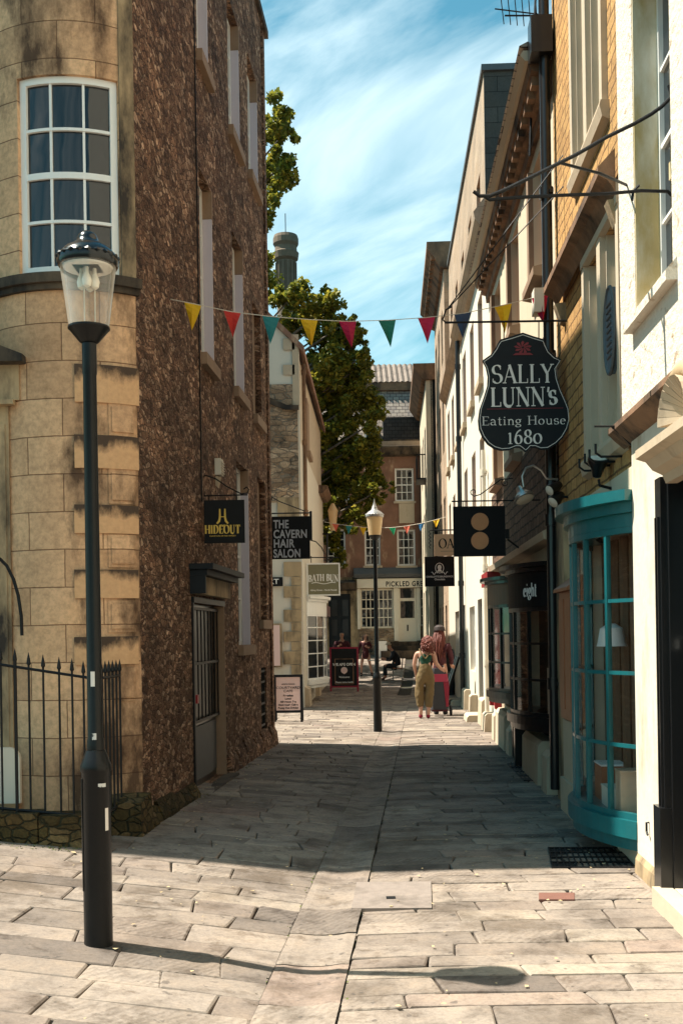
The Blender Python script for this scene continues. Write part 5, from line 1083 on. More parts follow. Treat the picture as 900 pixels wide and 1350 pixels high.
# HIDEOUT
Y = 11.6
o, fr, a, b = board('shop_sign', 'black hanging sign reading THE HIDEOUT in gold on the rubble wall', 265, 659, 322, 716.5, Y, M['signblack'])
cxx = (a[0]+b[0])/2; t_ = MB(fr); 
def hz(v): return px(293, v, Y)[1]
sz = hz(692.5)-hz(703.5); serif_text(t_, 'HIDEOUT', cxx, hz(703.5), sz, off=.017, thick=.2, sx=.80, track=.05); sans(t_, 'THE', cxx, hz(694.5), .030, .017, 1, .001); sans(t_, 'PURVEYORS OF FINE WHISKY', cxx, hz(707.5), .018, .017, 1.2, .0003)
for s_ in (-1, 1): t_.strip([(cxx+s_*.028, hz(671)), (cxx+s_*.028, hz(682)), (cxx+s_*.036, hz(687)), (cxx+s_*.062, hz(690.5))], [.014, .022, .024, .020], .017); t_.strip([(cxx-.024, hz(681.5)), (cxx+.024, hz(681.5))], .008, .0175) if s_ == 1 else None
t_.build('lettering', M['gold'], o, fix=False)
mb = MB(fr); q = px(257, 654, Y); mb.tube([(q[0], 0, q[1]+.25), (q[0], 0, q[1]-.0)], .010, 6); q2 = px(326, 653, Y); mb.tube([(q[0], 0, q[1]), (q2[0], 0, q[1]+.005)], .008, 6)
mb.tube([(px(u, v, Y)[0], 0, px(u, v, Y)[1]) for u, v in ((258, 629), (272, 627), (284, 631), (300, 642), (318, 651), (326, 650), (328, 645), (325, 642), (321, 645))], .008, 6)
mb.tube([(px(u, v, Y)[0], 0, px(u, v, Y)[1]) for u, v in ((259, 640), (263, 643), (267, 638), (264, 632), (259, 634))], .006, 6)
for u in (275, 312): p_ = px(u, 654, Y); mb.tube([(p_[0], 0, p_[1]), (p_[0], 0, p_[1]-.05)], .005, 5)
mb.build('scroll_bracket', M['iron'], o)
# CAVERN HAIR SALON
Y = 17.1
o, fr, a, b = board('shop_sign', 'black hanging sign reading THE CAVERN HAIR SALON', 355, 680.5, 408, 737.5, Y, M['signblack'])
for (s_, v, uu) in (('THE', 696.5, 380.5), ('CAVERN', 709.5, 404.5), ('HAIR', 722, 388.5), ('SALON', 735, 396)):
    cu = MB(fr); sans(cu, s_, 0, 0, .20, .018, 1, .005, 'LEFT', space=1.06); w_ = max(p.x for p in cu.v); l0 = px(360.5, v, Y); l1 = px(uu, v, Y); t_ = MB(fr); hgt = .20*(px(360, v-11, Y)[1]-l0[1])/.146
    sans(t_, s_, l0[0], l0[1], hgt, .018, (l1[0]-l0[0])/(w_*hgt/.20), .005, 'LEFT', space=1.06); t_.build('lettering', M['signgrey'], o, fix=False)
mb = MB(fr); q = px(352, 677, Y); q2 = px(410, 677, Y); mb.tube([(q[0], 0, q[1]), (q2[0], 0, q[1])], .012, 6); mb.tube([(px(u, v, Y)[0], 0, px(u, v, Y)[1]) for u, v in ((352, 652), (358, 655), (368, 661), (402, 674))], .009, 6); bracket_scroll(mb, px(356, 657, Y)[0], px(356, 657, Y)[1], .05, 90, 450, .008)
mb.tube([(q[0], 0, q[1]+.32), (q[0], 0, q[1]-.4)], .012, 6); mb.build('scroll_bracket', M['iron'], o)
a2 = px(408.5, 712, Y); b2 = px(411, 674, Y); MB(fr).box((a2[0], -.03, a2[1]), (b2[0], .03, b2[1])).build('end_plate', M['iron'], o)
# BATH BUN
Y = 26.3
o, fr, a, b = board('shop_sign', 'olive green hanging sign reading BATH BUN with white border', 406.5, 744, 446, 784, Y, M['olive'], (M['signwhite'], .035))
t_ = MB(fr); cxx = (a[0]+b[0])/2; z_ = px(426, 766, Y)[1]; serif_text(t_, 'BATH BUN', cxx, z_, .17, off=.02, thick=.16, sx=.72, track=.04, arc=lambda d: -.16*(d*d)*1.2)
t_.strip([(cxx-.30+.06*k, z_-.055+.018*math.sin(k*.9)) for k in range(11)], .016, .02); sans(t_, 'Abbey Green - North Parade', cxx, px(426, 779, Y)[1], .055, .02, 1.0, .001); t_.build('lettering', M['signwhite'], o, fix=False)
mb = MB(fr); q = px(404, 741, Y); q2 = px(428, 740, Y); mb.tube([(px(u, v, Y)[0], 0, px(u, v, Y)[1]) for u, v in ((408, 712), (416, 714), (424, 722), (428, 731))], .014, 6); mb.tube([(px(404, 735, Y)[0], 0, px(404, 735, Y)[1]), (px(446, 735, Y)[0], 0, px(446, 735, Y)[1])], .014, 6)
mb.tube([(px(431, 742, Y)[0], 0, px(431, 742, Y)[1]), (px(431, 705, Y)[0], 0, px(431, 705, Y)[1])], .03, 6); mb.tube([(px(410, 742, Y)[0], 0, px(410, 742, Y)[1]), (px(410, 733, Y)[0], 0, px(410, 733, Y)[1])], .012, 6); mb.build('bracket', M['iron'], o)
# plaque
s0, zt = rh(803, 385, .01); s1, zb = rh(816, 485, .01); pq = thing('wall_plaque', 'blue grey oval plaque with raised pattern high on the yellow stone wall', 'plaque', RF.p(8.4, 0, 4))
ss = (rh(803, 430)[0], rh(817, 430)[0]); sc_ = sum(ss)/2; hs_ = abs(ss[0]-ss[1])/2; zc2 = (zt+zb)/2; hz_ = (zt-zb)/2
M['plaque'] = plain('blue_grey_plaque', (.10, .14, .18), .5, .1, .3, 12, .2)
MB(RF).plate([(sc_+hs_*math.cos(R(k*15)), zc2+hz_*math.sin(R(k*15))) for k in range(24)], .001, .04).build('plate', M['plaque'], pq)
mb = MB(RF); mb.tube([(sc_+hs_*math.cos(R(k*15)), .04, zc2+hz_*math.sin(R(k*15))) for k in range(24)], .014, 6, closed=True)
for k in range(9): mb.tube([(sc_-hs_*.4, .042, zc2+hz_*(.6-.15*k)), (sc_+hs_*.4, .042, zc2+hz_*(.6-.15*k))], .012, 5)
mb.build('raised_pattern', M['lead'], pq)
# iron arm near the ledge
ia = thing('wall_bracket', 'thin iron arm with twisted stay below the white house ledge', 'iron bracket', at(820, 563, 7.8)); mb = MB(); mb.tube([at(783, 562, 7.7), at(852, 562, 7.7)], .008, 6); mb.tube([at(806, 563, 7.7), at(818, 571, 7.7), at(830, 585, 7.7), at(842, 592, 7.7)], .013, 6, [.006, .013, .008, .006]); mb.build('arm', M['iron'], ia)
# flood lights
def flood(Yd, pts, label, heads, arm=None):
    o = thing('floodlight', label, 'floodlight', at(*pts[-1], Yd)); mb = MB(); mb.tube([at(u, v, Yd) for u, v in pts], .012, 8); mb.build('arm', M['iron' if not arm else arm], o, smooth=True)
    for (u, v, r_, tilt, m, mf) in heads:
        c = at(u, v, Yd); ax = Matrix.Rotation(R(tilt), 3, 'Y') @ Matrix.Rotation(R(-25), 3, 'X')
        MB().lathe(c, [(.02, .13), (.035, .12), (.05, .06), (r_, 0), (r_, -.03), (r_*.9, -.031)], 16, ax).build('head', m, o, smooth=True); MB().lathe(c, [(r_*.88, -.034), (r_*.4, -.045), (.005, -.05)], 16, ax).build('lens', mf, o, smooth=True)
    return o
flood(10.8, ((690, 642), (688, 628), (693, 617), (703, 614), (713, 620), (720, 631), (735, 632)), 'swan neck lamp with dented metal shade under the shield sign', [(690, 655, .105, -18, M['steel'], M['cream2'])], arm='steel')
flood(10.6, ((732, 655), (745, 655), (758, 657)), 'pair of round floodlights on black arm beside the drainpipe', [(727, 645, .06, 60, M['blackp'], M['cream2']), (731, 660, .065, 50, M['blackp'], M['cream2'])])
flood(8.5, ((789, 632), (790, 640), (806, 644)), 'square topped floodlight above the teal bow window', [(788, 609, .085, 180, M['blackp'], M['cream2'])])
# tv antenna
ta = thing('tv_antenna', 'television aerial on a tall mast above the rubble house eaves', 'aerial', at(700, 200, 12)); mb = MB(); mb.tube([at(708, -60, 12), at(703, 60, 12), at(698, 205, 12)], .014, 6); mb.build('mast', M['iron'], ta)
mb = MB(); mb.tube([at(652, 11, 12), at(716, 19, 12)], .008, 5); mb.tube([at(665, 20, 12), at(716, 20, 12)], .010, 5)
for i in range(6): q = at(662+i*9, 14+i*.9, 12); mb.tube([q+Vector((-.05, -.22, .02)), q+Vector((.05, .22, -.02))], .006, 5)
mb.build('elements', M['iron'], ta)
# ================================================================== BUNTING
FL = {'y': plain('yellow_flag', (.80, .50, .02), .8, 0, .05), 'r': plain('red_flag', (.62, .05, .04), .8, 0, .05), 'p': plain('crimson_flag', (.50, .02, .08), .8, 0, .05), 't': plain('teal_flag', (.03, .24, .26), .8, 0, .05), 'g': plain('green_flag', (.02, .20, .15), .8, 0, .05), 'n': plain('navy_flag', (.04, .07, .14), .8, 0, .05), 'b': plain('blue_flag', (.03, .18, .42), .8, 0, .05), 'e': plain('bright_green_flag', (.03, .42, .20), .8, 0, .05), 'o': plain('coral_flag', (.70, .16, .10), .8, 0, .05)}
for _m in FL.values():
    t = _m.node_tree; b = [n for n in t.nodes if n.type == 'BSDF_PRINCIPLED'][0]; o = [n for n in t.nodes if n.type == 'OUTPUT_MATERIAL'][0]
    tr = t.nodes.new('ShaderNodeBsdfTranslucent'); t.links.new(b.inputs['Base Color'].links[0].from_socket, tr.inputs[0]); ms = t.nodes.new('ShaderNodeMixShader'); ms.inputs[0].default_value = .4
    t.links.new(b.outputs[0], ms.inputs[1]); t.links.new(tr.outputs[0], ms.inputs[2]); t.links.new(ms.outputs[0], o.inputs[0])
def bunting(label, line, flags, YA, YB, u0, u1, wpx, hpx, rr):
    root = thing('bunting', label, 'bunting', at(line[0][0], line[0][1], YA))
    def pos(u):
        for (a, b), (c, d) in zip(line, line[1:]):
            if a <= u <= c: v = b+(d-b)*(u-a)/(c-a); return at(u, v, YA+(YB-YA)*(u-u0)/(u1-u0))
    mb = MB(); mb.tube([pos(a) for a, b in line], rr, 5); mb.build('cord', M['cream2'], root)
    for (u, c) in flags:
        a, b = pos(u-wpx/2), pos(u+wpx/2); m_ = (a+b)/2; sw = rnd.uniform(-.5, .4); tip = m_+Vector((rnd.uniform(-.25, .3)*.13*(b-a).length/.17, sw*(b-a).length, -hpx/F*m_.y)); fm = MB()
        n = 5; rows = []
        tw_ = rnd.choice((-1, 1))*rnd.uniform(.5, 1.6)
        for j in range(n+1):
            t = j/n; l_ = a.lerp(tip, t); r_ = b.lerp(tip, t); cv = Vector((0, tw_*.12*math.sin(t*3.1)*(b-a).length, 0)); rows.append((l_-cv*1.3, (l_+r_)/2+cv, r_-cv*.7))
        for p, q in zip(rows, rows[1:]): fm.quad(p[0], p[1], q[1], q[0]); fm.quad(p[1], p[2], q[2], q[1])
        fm.build('flag', FL[c], root, fix=False)
bunting('string of ten large triangular flags across the street from the rubble wall', [(213, 392), (254, 400), (306, 411), (357, 417), (407, 421), (458, 423.5), (510, 422), (560, 418.5), (610, 413), (663, 402), (712, 390), (728, 386)], [(254, 'y'), (306, 'r'), (357, 't'), (407, 'y'), (458, 'p'), (510, 'g'), (562, 'p'), (610, 'n'), (663, 'y'), (712, 'p')], 10.15, 11.0, 213, 728, 23, 36, .004)
bunting('string of small flags hung behind the farther lamp post', [(427, 688), (441, 690.5), (460, 693), (478, 695), (497, 696), (517, 695.5), (535, 693.5), (555, 690), (575, 685), (590, 681)], [(442, 'o'), (460, 't'), (478.5, 'y'), (517, 'e'), (536, 'o'), (555, 'b'), (575, 'y')], 34, 33, 427, 590, 9, 11, .008)
# ================================================================== SMALL STREET THINGS
def aboard(label, u0, u1, vb, vt, Y, fm, pm, lean=.22, z0=0, legs=.12, group=None):
    a = at(u0, vb, Y); b = at(u1, vt, Y); W_ = b.x-a.x; H_ = b.z-z0; o = thing('pavement_sign', label, 'pavement sign', ((a.x+b.x)/2, Y, z0))
    fr = facing(Y); f = MB(fr); x0, x1 = a.x, b.x; w = .05
    def P(x, t, n): return (x, n-lean*(t/H_)*.5, z0+t)
    for xa, xb in ((x0, x0+w), (x1-w, x1)): f.hexa([P(xa, 0, 0), P(xb, 0, 0), P(xb, 0, .03), P(xa, 0, .03)], [P(xa, H_, 0), P(xb, H_, 0), P(xb, H_, .03), P(xa, H_, .03)])
    for t in (legs*H_, H_-w): f.hexa([P(x0+w, t, 0), P(x1-w, t, 0), P(x1-w, t, .028), P(x0+w, t, .028)], [P(x0+w, t+w, 0), P(x1-w, t+w, 0), P(x1-w, t+w, .028), P(x0+w, t+w, .028)])
    for xa, xb in ((x0, x0+w), (x1-w, x1)): f.hexa([(xa, -lean*1.6, z0), (xb, -lean*1.6, z0), (xb, -lean*1.6+.03, z0), (xa, -lean*1.6+.03, z0)], [(xa, -lean*.55, z0+H_), (xb, -lean*.55, z0+H_), (xb, -lean*.55+.03, z0+H_), (xa, -lean*.55+.03, z0+H_)])
    f.build('frame', fm, o)
    q = MB(fr); t0, t1 = legs*H_+w, H_-w; q.hexa([P(x0+w, t0, .005), P(x1-w, t0, .005), P(x1-w, t0, .02), P(x0+w, t0, .02)], [P(x0+w, t1, .005), P(x1-w, t1, .005), P(x1-w, t1, .02), P(x0+w, t1, .02)]); q.build('panel', pm, o)
    return o, fr, x0, x1, H_, P
Y = 20.9; o, fr, x0, x1, H_, P = aboard('pink café pavement sign in black frame reading COURTYARD CAFE', 361, 398.5, 955, 889.5, Y, M['iron'], M['pink'], legs=.22)
cx0 = (x0+x1)/2
def tilt_text(o, items, m, P, H_, nm='lettering'):
    t = MB()
    for (s, x, z, sz, b_, sx_) in items:
        q = MB(Frame((0, 0), (1, 0), (0, 1))); sans(q, s, x, 0, sz, 0, sx_, b_); i = len(t.v)
        for p in q.v: pp = P(p.x, z+p.z, .024); w = fr.p(*pp); t.v.append(w)
        t.f += [tuple(i+k for k in f) for f in q.f]
    t.build(nm, m, o, fix=False)
tilt_text(o, [('NORTH PARADE', cx0, H_-.20, .035, .001, 1), ('COURTYARD', cx0, H_-.28, .068, .0005, 1.15), ('CAFE', cx0, H_-.345, .068, .0005, 1.15), ('Breakfast', cx0, H_-.43, .052, .002, 1), ('Lunch', cx0, H_-.49, .052, .002, 1), ('Afternoon Tea', cx0, H_-.55, .052, .002, 1), ('Homemade Cakes', cx0, H_-.61, .052, .002, 1), ('Boozy Hot Drinks!', cx0, H_-.67, .052, .002, 1)], M['signblack'], P, H_)
q = MB(); 
Y = 32.0; o, fr, x0, x1, H_, P = aboard('red framed chalkboard pavement sign with white balloon drawing', 435, 472, 911, 853, Y, M['crimson'], M['signblack'], legs=.10)
cx0 = (x0+x1)/2; tilt_text(o, [('WE ARE OPEN', cx0, H_-.56, .11, .004, .95), ('Welcome', cx0, H_-.93, .08, .001, 1), ('Please come inside', cx0, H_-1.08, .07, .001, 1)], M['signwhite'], P, H_)
q = MB(fr); c = P(cx0, H_-.70, .026); q.plate([(c[0]+.10*math.cos(R(k*20)), c[2]+.10*math.sin(R(k*20))) for k in range(18)], c[1], c[1]+.004); q.plate([(c[0]-.012, c[2]-.19), (c[0]+.012, c[2]-.19), (c[0]+.02, c[2]-.1), (c[0]-.02, c[2]-.1)], c[1], c[1]+.003); q.build('balloon_drawing', M['pink'], o)
q = MB(fr)
def PP(x, t): return P(x, t, .0235)
x_, y_ = x0+.16, x1-.16; zz0, zz1 = .24, H_-.36
for (a, b) in (((x_, zz0), (y_, zz0)), ((y_, zz0), (y_, zz1)), ((y_, zz1), (x_, zz1)), ((x_, zz1), (x_, zz0))): q.tube([PP(*a), PP(*b)], .012, 4)
q.build('inner_border', M['cornicewood'], o)
# dark cabinet and leaning board on the right
p = RF.p(30.2, .35, 0); cbn = thing('utility_cabinet', 'dark metal cabinet against the cream wall behind the shoppers', 'cabinet', p); mb = MB(RF); mb.box((29.6, .05, 0), (30.6, .75, 1.22)); mb.box((29.58, .04, 1.221), (30.62, .77, 1.28)); mb.build('body', M['signslate'], cbn); MB(RF).box((29.585, .12, .15), (29.599, .68, 1.1)).build('door', M['blackp'], cbn)
lb = thing('leaning_board', 'folded dark board leaning on the cream wall by the bag trolley', 'board', RF.p(25.6, .3, 0)); mb = MB(RF); mb.hexa([(25.4, .50, 0), (26.0, .50, 0), (26.0, .54, 0), (25.4, .54, 0)], [(25.4, .12, 1.15), (26.0, .12, 1.15), (26.0, .16, 1.15), (25.4, .16, 1.15)]); mb.build('panel', M['signblack'], lb); MB(RF).tube([(25.38, .56, 0), (25.38, .18, 1.17), (26.02, .18, 1.17), (26.02, .56, 0)], .018, 6).build('frame', M['steel'], lb)
# ground covers
def cover(name, label, quad, m, bars=False):
    ps = [gnd(u, v) for u, v in quad]; c = sum(ps, Vector())/4; o = thing(name, label, 'ground cover', (c.x, c.y, 0))
    zt = max(g(p.x, p.y) for p in ps)+.009
    mb = MB(); 
    if bars:
        a, b, c_, d = ps
        for i in range(14):
            t = i/13; p, q = a.lerp(b, t), d.lerp(c_, t); w = (b-a)*.018; mb.hexa([(p.x, p.y, zt-.03), (p.x+w.x, p.y, zt-.03), (q.x+w.x, q.y, zt-.03), (q.x, q.y, zt-.03)], [(p.x, p.y, zt), (p.x+w.x, p.y, zt), (q.x+w.x, q.y, zt), (q.x, q.y, zt)])
        for i in range(5):
            t = i/4; p, q = a.lerp(d, t), b.lerp(c_, t); mb.hexa([(p.x, p.y-.008, zt-.03), (q.x, q.y-.008, zt-.03), (q.x, q.y+.012, zt-.03), (p.x, p.y+.012, zt-.03)], [(p.x, p.y-.008, zt+.002), (q.x, q.y-.008, zt+.002), (q.x, q.y+.012, zt+.002), (p.x, p.y+.012, zt+.002)])
        mb.build('bars', M['iron'], o)
        MB().quad(*[(p.x, p.y, zt-.002-.02+.012) for p in ps]).build('pit', M['drop'], o, fix=False)
    else: mb.hexa([(p.x, p.y, -.03) for p in ps], [(p.x, p.y, zt) for p in ps]); mb.build('plate', m, o)
    return o, ps, zt
cover('cellar_grate', 'iron cellar grate in the paving below the teal window', [(727, 1145), (835, 1145), (815, 1119), (722, 1119)], None, True)
cover('cellar_grate', 'dark iron grate in shaded paving before the eight shop', [(690, 1030), (760, 1030), (722, 1008), (668, 1008)], None, True)
o, ps, zt = cover('access_cover', 'square pinkish concrete access cover beside the drain channel', [(463, 1200), (569, 1199), (568, 1164), (470, 1165)], plain('pink_concrete', (.22, .18, .155), .85, 0, .3, 14, .4, dirt=(.10, .08, .065), dirtamt=.5))
c = gnd(515, 1186); MB().box((c.x-.03, c.y-.03, zt+.001), (c.x+.03, c.y+.03, zt+.004)).build('keyhole', M['iron'], o)
cover('brick_inset', 'small reddish brick inset in the sunlit paving at right', [(710, 1188), (757, 1188), (757, 1179), (710, 1179)], plain('red_inset', (.16, .07, .05), .8, 0, .2, 20, .3))
# display inside the teal window
pl_ = thing('pendant_lamp', 'white pendant lamp shade hanging inside the teal window', 'pendant lamp', RF.p(8.55, -.25, 1.6)); c = RF.p(8.4, .05, 1.62)
MB().lathe(c, [(.12, 0), (.11, .03), (.09, .14), (.03, .18)], 16).build('shade', M['white'], pl_, smooth=True); MB().tube([c+Vector((0, 0, .18)), c+Vector((0, 0, .9))], .005, 5).build('cord', M['iron'], pl_)
for i, (s_, n_, w_, h_, m_, lb_) in enumerate(((8.2, .02, .34, .16, 'cream2', 'pale box in the teal window, nearest the glass'), (8.62, .0, .30, .30, 'brownp', 'brown gift box with white front in the teal window'), (7.9, .0, .2, .34, 'stone', 'tan gift box at the near end of the teal window'), (9.0, .03, .28, .12, 'steel', 'grey tin box at the middle of the teal window'))):
    o = thing('gift_box', lb_, 'box', RF.p(s_, n_, .34), 'boxes displayed in the teal window'); MB(RF).box((s_, n_-.1, .341), (s_+w_, n_+.1, .341+h_)).build('carton', M[m_], o); MB(RF).box((s_-.005, n_-.105, .3415+h_), (s_+w_+.005, n_+.105, .355+h_)).build('lid', M['white' if i == 1 else m_], o)
# fallen leaves and litter
def litter():
    r = random.Random(5); mb = MB()
    for k in range(420):
        if k < 110: x, y = r.uniform(-1.5, .2)+0, r.uniform(8.5, 16); x = -1.68+.075*(y-8.9)+abs(r.gauss(.15, .25))
        elif k < 170: y = r.uniform(6.6, 15); x = 1.805+.045*y-abs(r.gauss(.2, .25))
        else: x, y = r.uniform(-2, 2), r.uniform(4.5, 15)
        a = r.uniform(0, 6.28); s_ = r.uniform(.006, .02); z = g(x, y)+.012; mb.quad(*[(x+s_*math.cos(a+q)*w, y+s_*math.sin(a+q), z+r.uniform(0, .006)) for q, w in ((0, 1), (1.5, .6), (3.1, 1), (4.6, .7))])
    o = mb.build('leaf_litter', plain('dry_litter', (.42, .32, .18), .9, 0, .5, 30), None, fix=False); setp(o, kind='stuff', label='tiny dry leaves and scraps along the wall feet', category='litter')
    mb = MB(); r = random.Random(9)
    for k in range(700):
        t = r.random(); y = r.uniform(4.2, 14); side = r.choice((0, 0, 1, 2))
        if side == 0: x = chan(y)+r.choice((-.2, .2))+r.gauss(0, .012)
        elif side == 1: x = -1.68+.075*(y-8.9)+.10+abs(r.gauss(0, .03)); y = max(y, 9.4)
        else: x = -3+1.1*r.random(); y = 7.85+r.gauss(0, .05)
        if r.random() < .5 and side == 0: continue
        for q in range(3):
            a = r.uniform(0, 6.28); s_ = r.uniform(.006, .016); z = g(x, y)-.008; mb.quad((x, y, z), (x+s_*math.cos(a), y+s_*math.sin(a), z+s_), (x+s_*math.cos(a+1), y+s_*math.sin(a+1), z+s_*.7))
    o = mb.build('moss', plain('moss', (.10, .12, .02), .9, 0, .4, 40), None, fix=False); setp(o, kind='stuff', label='green moss and weeds in the paving joints', category='moss')
litter()
# ================================================================== PEOPLE
def skin(name, chains, m, parent, sub=3):
    """chains: [[(x,y,z,r),...],...] coordinates local to parent root"""
    vs, es, rs, idx = [], [], [], {}
    for ch_ in chains:
        prev = None
        for (x, y, z, r_) in ch_:
            k = (round(x, 3), round(y, 3), round(z, 3))
            if k not in idx: idx[k] = len(vs); vs.append((x, y, z)); rs.append(r_)
            if prev is not None and prev != idx[k]: es.append((prev, idx[k]))
            prev = idx[k]
    me = bpy.data.meshes.new(name); me.from_pydata(vs, es, []); o = bpy.data.objects.new(name, me); col.objects.link(o)
    sm = o.modifiers.new('s', 'SKIN'); sv = me.skin_vertices[0].data if me.skin_vertices else None
    if sv is None:
        bm = bmesh.new(); bm.from_mesh(me); bm.verts.layers.skin.verify(); bm.to_mesh(me); bm.free(); sv = me.skin_vertices[0].data
    for i, r_ in enumerate(rs):
        sv[i].radius = (r_, r_) if not isinstance(r_, tuple) else r_; sv[i].use_root = (i == 0)
    ss = o.modifiers.new('u', 'SUBSURF'); ss.levels = sub; ss.render_levels = sub
    dg = bpy.context.evaluated_depsgraph_get(); m2 = bpy.data.meshes.new_from_object(o.evaluated_get(dg)); m2.name = name
    bpy.data.objects.remove(o); o = bpy.data.objects.new(name, m2); col.objects.link(o); m2.materials.clear(); m2.materials.append(m)
    for p in m2.polygons: p.use_smooth = True
    if name in ('dungarees', 'coat', 'trousers', 'dress', 'jacket', 'green_top'):
        from mathutils import noise as mn
        nr_ = [v.normal.copy() for v in m2.vertices]
        for v, q in zip(m2.vertices, nr_): v.co += q*(.020*mn.noise(Vector((v.co.x*9, v.co.y*9, v.co.z*5)))+.010*mn.noise(v.co*22))
    o.parent = parent; return o
def ell(mb, c, rx, ry, rz, k=14):
    i0 = len(mb.v); n = 8
    for j in range(n+1):
        a = math.pi*j/n
        for q in range(k): w = 2*math.pi*q/k; mb.v.append(Vector((c[0]+rx*math.sin(a)*math.cos(w), c[1]+ry*math.sin(a)*math.sin(w), c[2]+rz*math.cos(a))))
    for j in range(n):
        for q in range(k): mb.f.append((i0+j*k+q, i0+j*k+(q+1) % k, i0+(j+1)*k+(q+1) % k, i0+(j+1)*k+q))
    return mb
def local(parent, mb, name, m, smooth=True):
    M_ = rootmat(parent); mb.v = [M_ @ v for v in mb.v]; return mb.build(name, m, parent, smooth=smooth)
def strands(parent, c, rad, length, n, m, sgn, back=.1, curl=.008):
    r = random.Random(int(c[2]*1000)); mb = MB(); ell(mb, c, rad*1.02, rad*1.06, rad*1.12)
    for k in range(n):
        a = r.uniform(-1.9, 1.9); w = math.pi/2*sgn+a*sgn; h0 = r.uniform(.0, .9); x0 = c[0]+rad*math.cos(w)*math.cos(h0); y0 = c[1]+rad*math.sin(w)*math.cos(h0); z0 = c[2]+rad*math.sin(h0); L_ = length*r.uniform(.65, 1.05); pts = []; ph = r.uniform(0, 6.28)
        for i in range(8):
            t = i/7; spread = 1+.5*min(1, t*2); zz_ = z0-L_*t; pts.append(Vector((c[0]+(x0-c[0])*spread+curl*math.sin(ph+t*14), c[1]+(y0-c[1])*spread+sgn*back*.5*math.sin(min(1, t*1.6)*1.57)+curl*math.cos(ph+t*12), zz_)))
        mb.tube(pts, .012, 5, [.016, .020, .021, .020, .018, .015, .011, .004])
    return local(parent, mb, 'hair', m)
def hand(x, y, z, dx, dy, dz):
    d = Vector((dx, dy, dz)).normalized(); sd_ = d.cross(Vector((0, 1, .2))).normalized(); ch_ = []
    w = Vector((x, y, z)); p = w+d*.06; ch_.append([(*w, .026), (*p, .030)])
    for k, l_ in ((-1.5, .06), (-.5, .075), (.5, .078), (1.5, .065)): a = p+sd_*k*.018; b = a+d*l_*.5; c = b+d*l_*.35+Vector((0, 0, -.02)); ch_.append([(*p, .030), (*a, .011), (*b, .010), (*c, .008)])
    t = w+d*.03+sd_*.035; ch_.append([(*p, .03), (*t, .012), (*(t+d*.04+sd_*.01), .009)]); return ch_
# woman in dungarees, back to the camera
p = gnd(561, 947); wp = thing('person', 'woman in khaki dungarees and green top standing with her back turned by the trolley', 'person', (p.x, p.y, 0), 'people in the street')
hip, sh_z, hd_z = .92, 1.36, 1.53
body = [[(0, 0, .95, .125), (.0, -.01, 1.12, .105), (0, .0, 1.28, .12), (0.01, .02, 1.40, .06), (.03, .04, 1.47, .05), (.06, .05, 1.56, .095), (.07, .06, 1.64, .085)],
        [(0, 0, .95, .125), (-.09, 0, .86, .09), (-.10, .0, .48, .062), (-.10, -.03, .10, .038), (-.10, .08, .04, .035), (-.10, .14, .025, .025)],
        [(0, 0, .95, .125), (.09, 0, .86, .09), (.07, -.03, .48, .062), (.05, -.07, .10, .038), (.05, .04, .04, .035), (.05, .10, .025, .025)],
        [(0, .0, 1.28, .12), (-.17, .0, 1.33, .055), (-.22, .02, 1.08, .042), (-.17, .14, .88, .032)], [(0, .0, 1.28, .12), (.17, .0, 1.35, .06), (.23, .02, 1.12, .045), (.34, .12, 1.0, .034)]]
skin('body', body+hand(-.17, .14, .88, .1, .2, -.6)+hand(.34, .12, 1.0, .7, .5, -.3), M['skin1'], wp)
skin('green_top', [[(0, 0, 1.02, .125), (0, -.01, 1.14, .118), (0, .0, 1.28, .132), (0, .01, 1.36, .09)], [(0, .0, 1.28, .132), (-.13, .0, 1.34, .055)], [(0, .0, 1.28, .132), (.13, .0, 1.35, .055)]], M['greencloth'], wp)
skin('dungarees', [[(0, -.012, 1.20, .085), (0, -.01, 1.10, .125), (0, -.005, .96, .165), (0, -.005, .88, .15)], [(0, -.005, .88, .15), (-.10, 0, .78, .115), (-.12, .0, .46, .10), (-.11, -.02, .22, .075)], [(0, -.005, .88, .15), (.09, 0, .78, .115), (.08, -.03, .46, .10), (.06, -.05, .20, .075)]], M['khaki'], wp)
st2 = MB(); st2.tube([Vector((0, -.135, 1.22)), Vector((-.08, -.13, 1.32)), Vector((-.11, -.02, 1.42)), Vector((-.09, .10, 1.38))], .014, 6); st2.tube([Vector((0, -.135, 1.22)), Vector((.08, -.13, 1.32)), Vector((.11, -.02, 1.43)), Vector((.09, .10, 1.38))], .014, 6); local(wp, st2, 'strap', M['khaki'])
strands(wp, (.065, .045, 1.60), .086, .30, 90, M['hair_red'], -1, back=.10, curl=.02)
for s_ in (-.10, .05): skin('shoe', [[(s_, -.05 if s_ < 0 else -.09, .05, .045), (s_, .05, .04, .045), (s_, .13, .03, .035)]], M['crimson'], wp)
